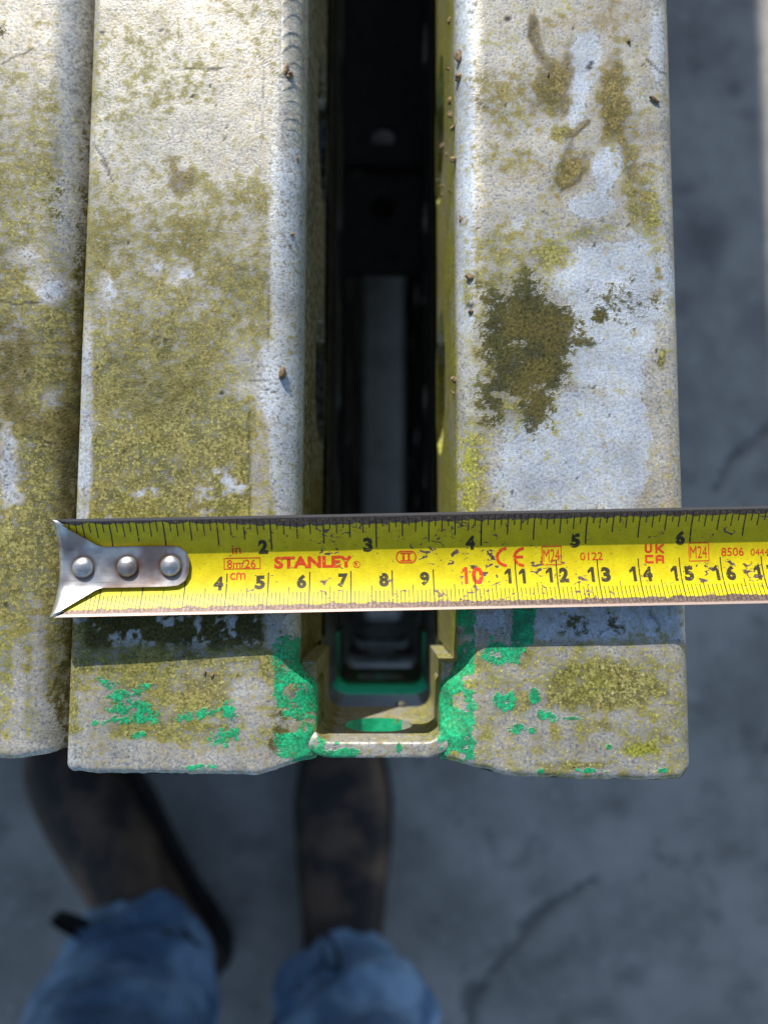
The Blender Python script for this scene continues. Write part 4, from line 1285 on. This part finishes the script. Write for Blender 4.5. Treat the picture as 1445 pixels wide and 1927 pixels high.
def jeans():
    mb = MB()
    X_, Y_ = np.array((1.0, 0, 0)), np.array((0, 1.0, 0))
    r = random.Random(8)
    for (hx, hy, kx, ky, hipx) in ((-22.4, -38.2, -21.8, -45, -19.5), (-2.4, -40.2, -4.6, -47, -6.2)):
        rings = []
        for zc, t_, ru, rv in ((7.6, 0, 6.9, 6.9), (9, .02, 7.2, 7.3), (12, .06, 7.3, 7.5), (15, .1, 7.1, 7.4), (20, .2, 6.8, 6.9), (30, .45, 7.2, 7.4), (45, 1, 7.8, 8.2), (60, 1.25, 8.6, 9.0), (75, 1.5, 9.3, 9.8), (88, 1.7, 10, 11)):
            cx = hx + (kx - hx)*min(t_, 1) + (hipx - kx)*max(0, t_ - 1)/.7
            cy = hy + (ky - hy)*min(t_, 1)
            rings.append((np.array((cx + r.uniform(-.2, .2), cy + r.uniform(-.2, .2), zc)) - PO, X_, Y_, ru, rv))
        loft(mb, rings, 28)
    c = np.array((-12.8, -44, 0)) - PO
    loft(mb, [(c + np.array((0, 0, zz)), X_, Y_, ru, rv) for zz, ru, rv in ((82, 14, 9.5), (88, 17, 11), (98, 17.5, 11.5), (106, 16.5, 11))], 32)
    m = remeshed('jeans', mb, .7, 4)
    # folds above the boots and an uneven hem
    n = len(m.vertices); co = np.empty(n*3, np.float32); m.vertices.foreach_get('co', co); P = co.reshape(-1, 3)/S
    Wd = P + PO
    near = sstep(34, 8, P[:, 2])
    f = fbm(Wd[:, 0]*8 + Wd[:, 2]*18, Wd[:, 1]*8 - Wd[:, 2]*14, 42, 3, 3) - .5
    cx = np.where(Wd[:, 0] < -12.5, -22.4, -2.7); cy = np.where(Wd[:, 0] < -12.5, -38.4, -40.6)
    d = np.stack([Wd[:, 0] - cx, Wd[:, 1] - cy], 1); d /= np.linalg.norm(d, axis=1)[:, None] + 1e-6
    P[:, :2] += d*(f*4.6*near)[:, None]
    # the left hem rides up to a peak over the instep
    low = sstep(12, 7.5, P[:, 2])
    peak = np.exp(-((Wd[:, 0] + 20.6)/2.6)**2)*sstep(-40, -34, Wd[:, 1])
    P[:, 1] += low*peak*2.0; P[:, 2] += low*peak*1.2
    P[:, 2] += low*.6*np.sin(Wd[:, 0]*.8)
    m.vertices.foreach_set('co', (P*S).astype(np.float32).ravel()); m.update()
    return part('jeans', m, M_DENIM, person)
jeans()

# ------------------------------------------------------------------ seeds and crumbs that lie on the steel
def crumbs():
    t = NT('dry_crumbs'); p = t.pos(); n = t.noise(900, 3, .6, p)
    t.base(t.mix(t.step(n, .3, .7), (.05, .03, .015), (.34, .22, .10)), .8, 0, t.bump(n, .5, .0003))
    mb = MB(); r = random.Random(12)
    spots = [(531, 702, .13, .95), (545, 137, .10, .8), (538, 128, .08, .8), (866, 92, .12, .05), (865, 131, .12, .05), (1230, 188, .10, .0), (160, 372, .07, .3), (549, 436, .05, .0), (559, 291, .06, .2),
             (884, 520, .12, .05), (886, 585, .08, 0), (868, 402, .07, .05), (400, 1270, .05, 0), (386, 1265, .05, 0), (1182, 78, .06, 0), (1030, 140, .05, 0), (167, 305, .05, .0)]
    for (x, y) in ((846, 190), (848, 215), (832, 275), (838, 290), (832, 350), (845, 360), (830, 368), (845, 40), (852, 240), (852, 715), (850, 740), (853, 300), (843, 130)):
        spots.append((x, y, r.uniform(.05, .11), None))
    base = []
    bm = bmesh.new(); bmesh.ops.create_icosphere(bm, subdivisions=2, radius=1)
    base_v = np.array([v.co for v in bm.verts]); base_f = [tuple(v.index for v in f.verts) for f in bm.faces]; bm.free()
    for (x, y, q, dz) in spots:
        if dz is None:                              # stuck to the slot wall of the right channel
            xx = BEAM_X + SLOT - .02
            f = F*xx/max(1, (x - 720))              # how deep the wall is along that line
            z = CAM_Z - min(max(f, 19.6), 24)*.985
            wx, wy = at(x, y, z); wx = xx
        else:
            wx, wy = at(x, y, HT); z = HT + q*.35
            dxs = abs(wx - BEAM_X) - SLOT
            if dxs < .72: z -= .72 - math.sqrt(max(0, .72**2 - (.72 - max(0, dxs))**2))
            if wx - BEAM_X < -7.3: z = HT - .15
        k = np.array((r.uniform(.35, 1.0), r.uniform(.8, 2.0), r.uniform(.4, .8)))*q
        V = base_v*k*(1 + 1.5*(fbm(base_v[:, 0]*50 + x, base_v[:, 1]*50 + base_v[:, 2]*40 + y, 45, 1, 3) - .5)[:, None])
        a = r.uniform(0, 3.1); c, s = math.cos(a), math.sin(a)
        V = V @ np.array([[c, s, 0], [-s, c, 0], [0, 0, 1]]).T
        mb.add(V + np.array((wx, wy, z)), base_f)
    o = part('dry_crumbs', mb.mesh('dry_crumbs'), t.m, None)
    o['kind'] = 'stuff'; o['label'] = 'dry seeds and crumbs of dirt scattered on the steel edges'
crumbs()
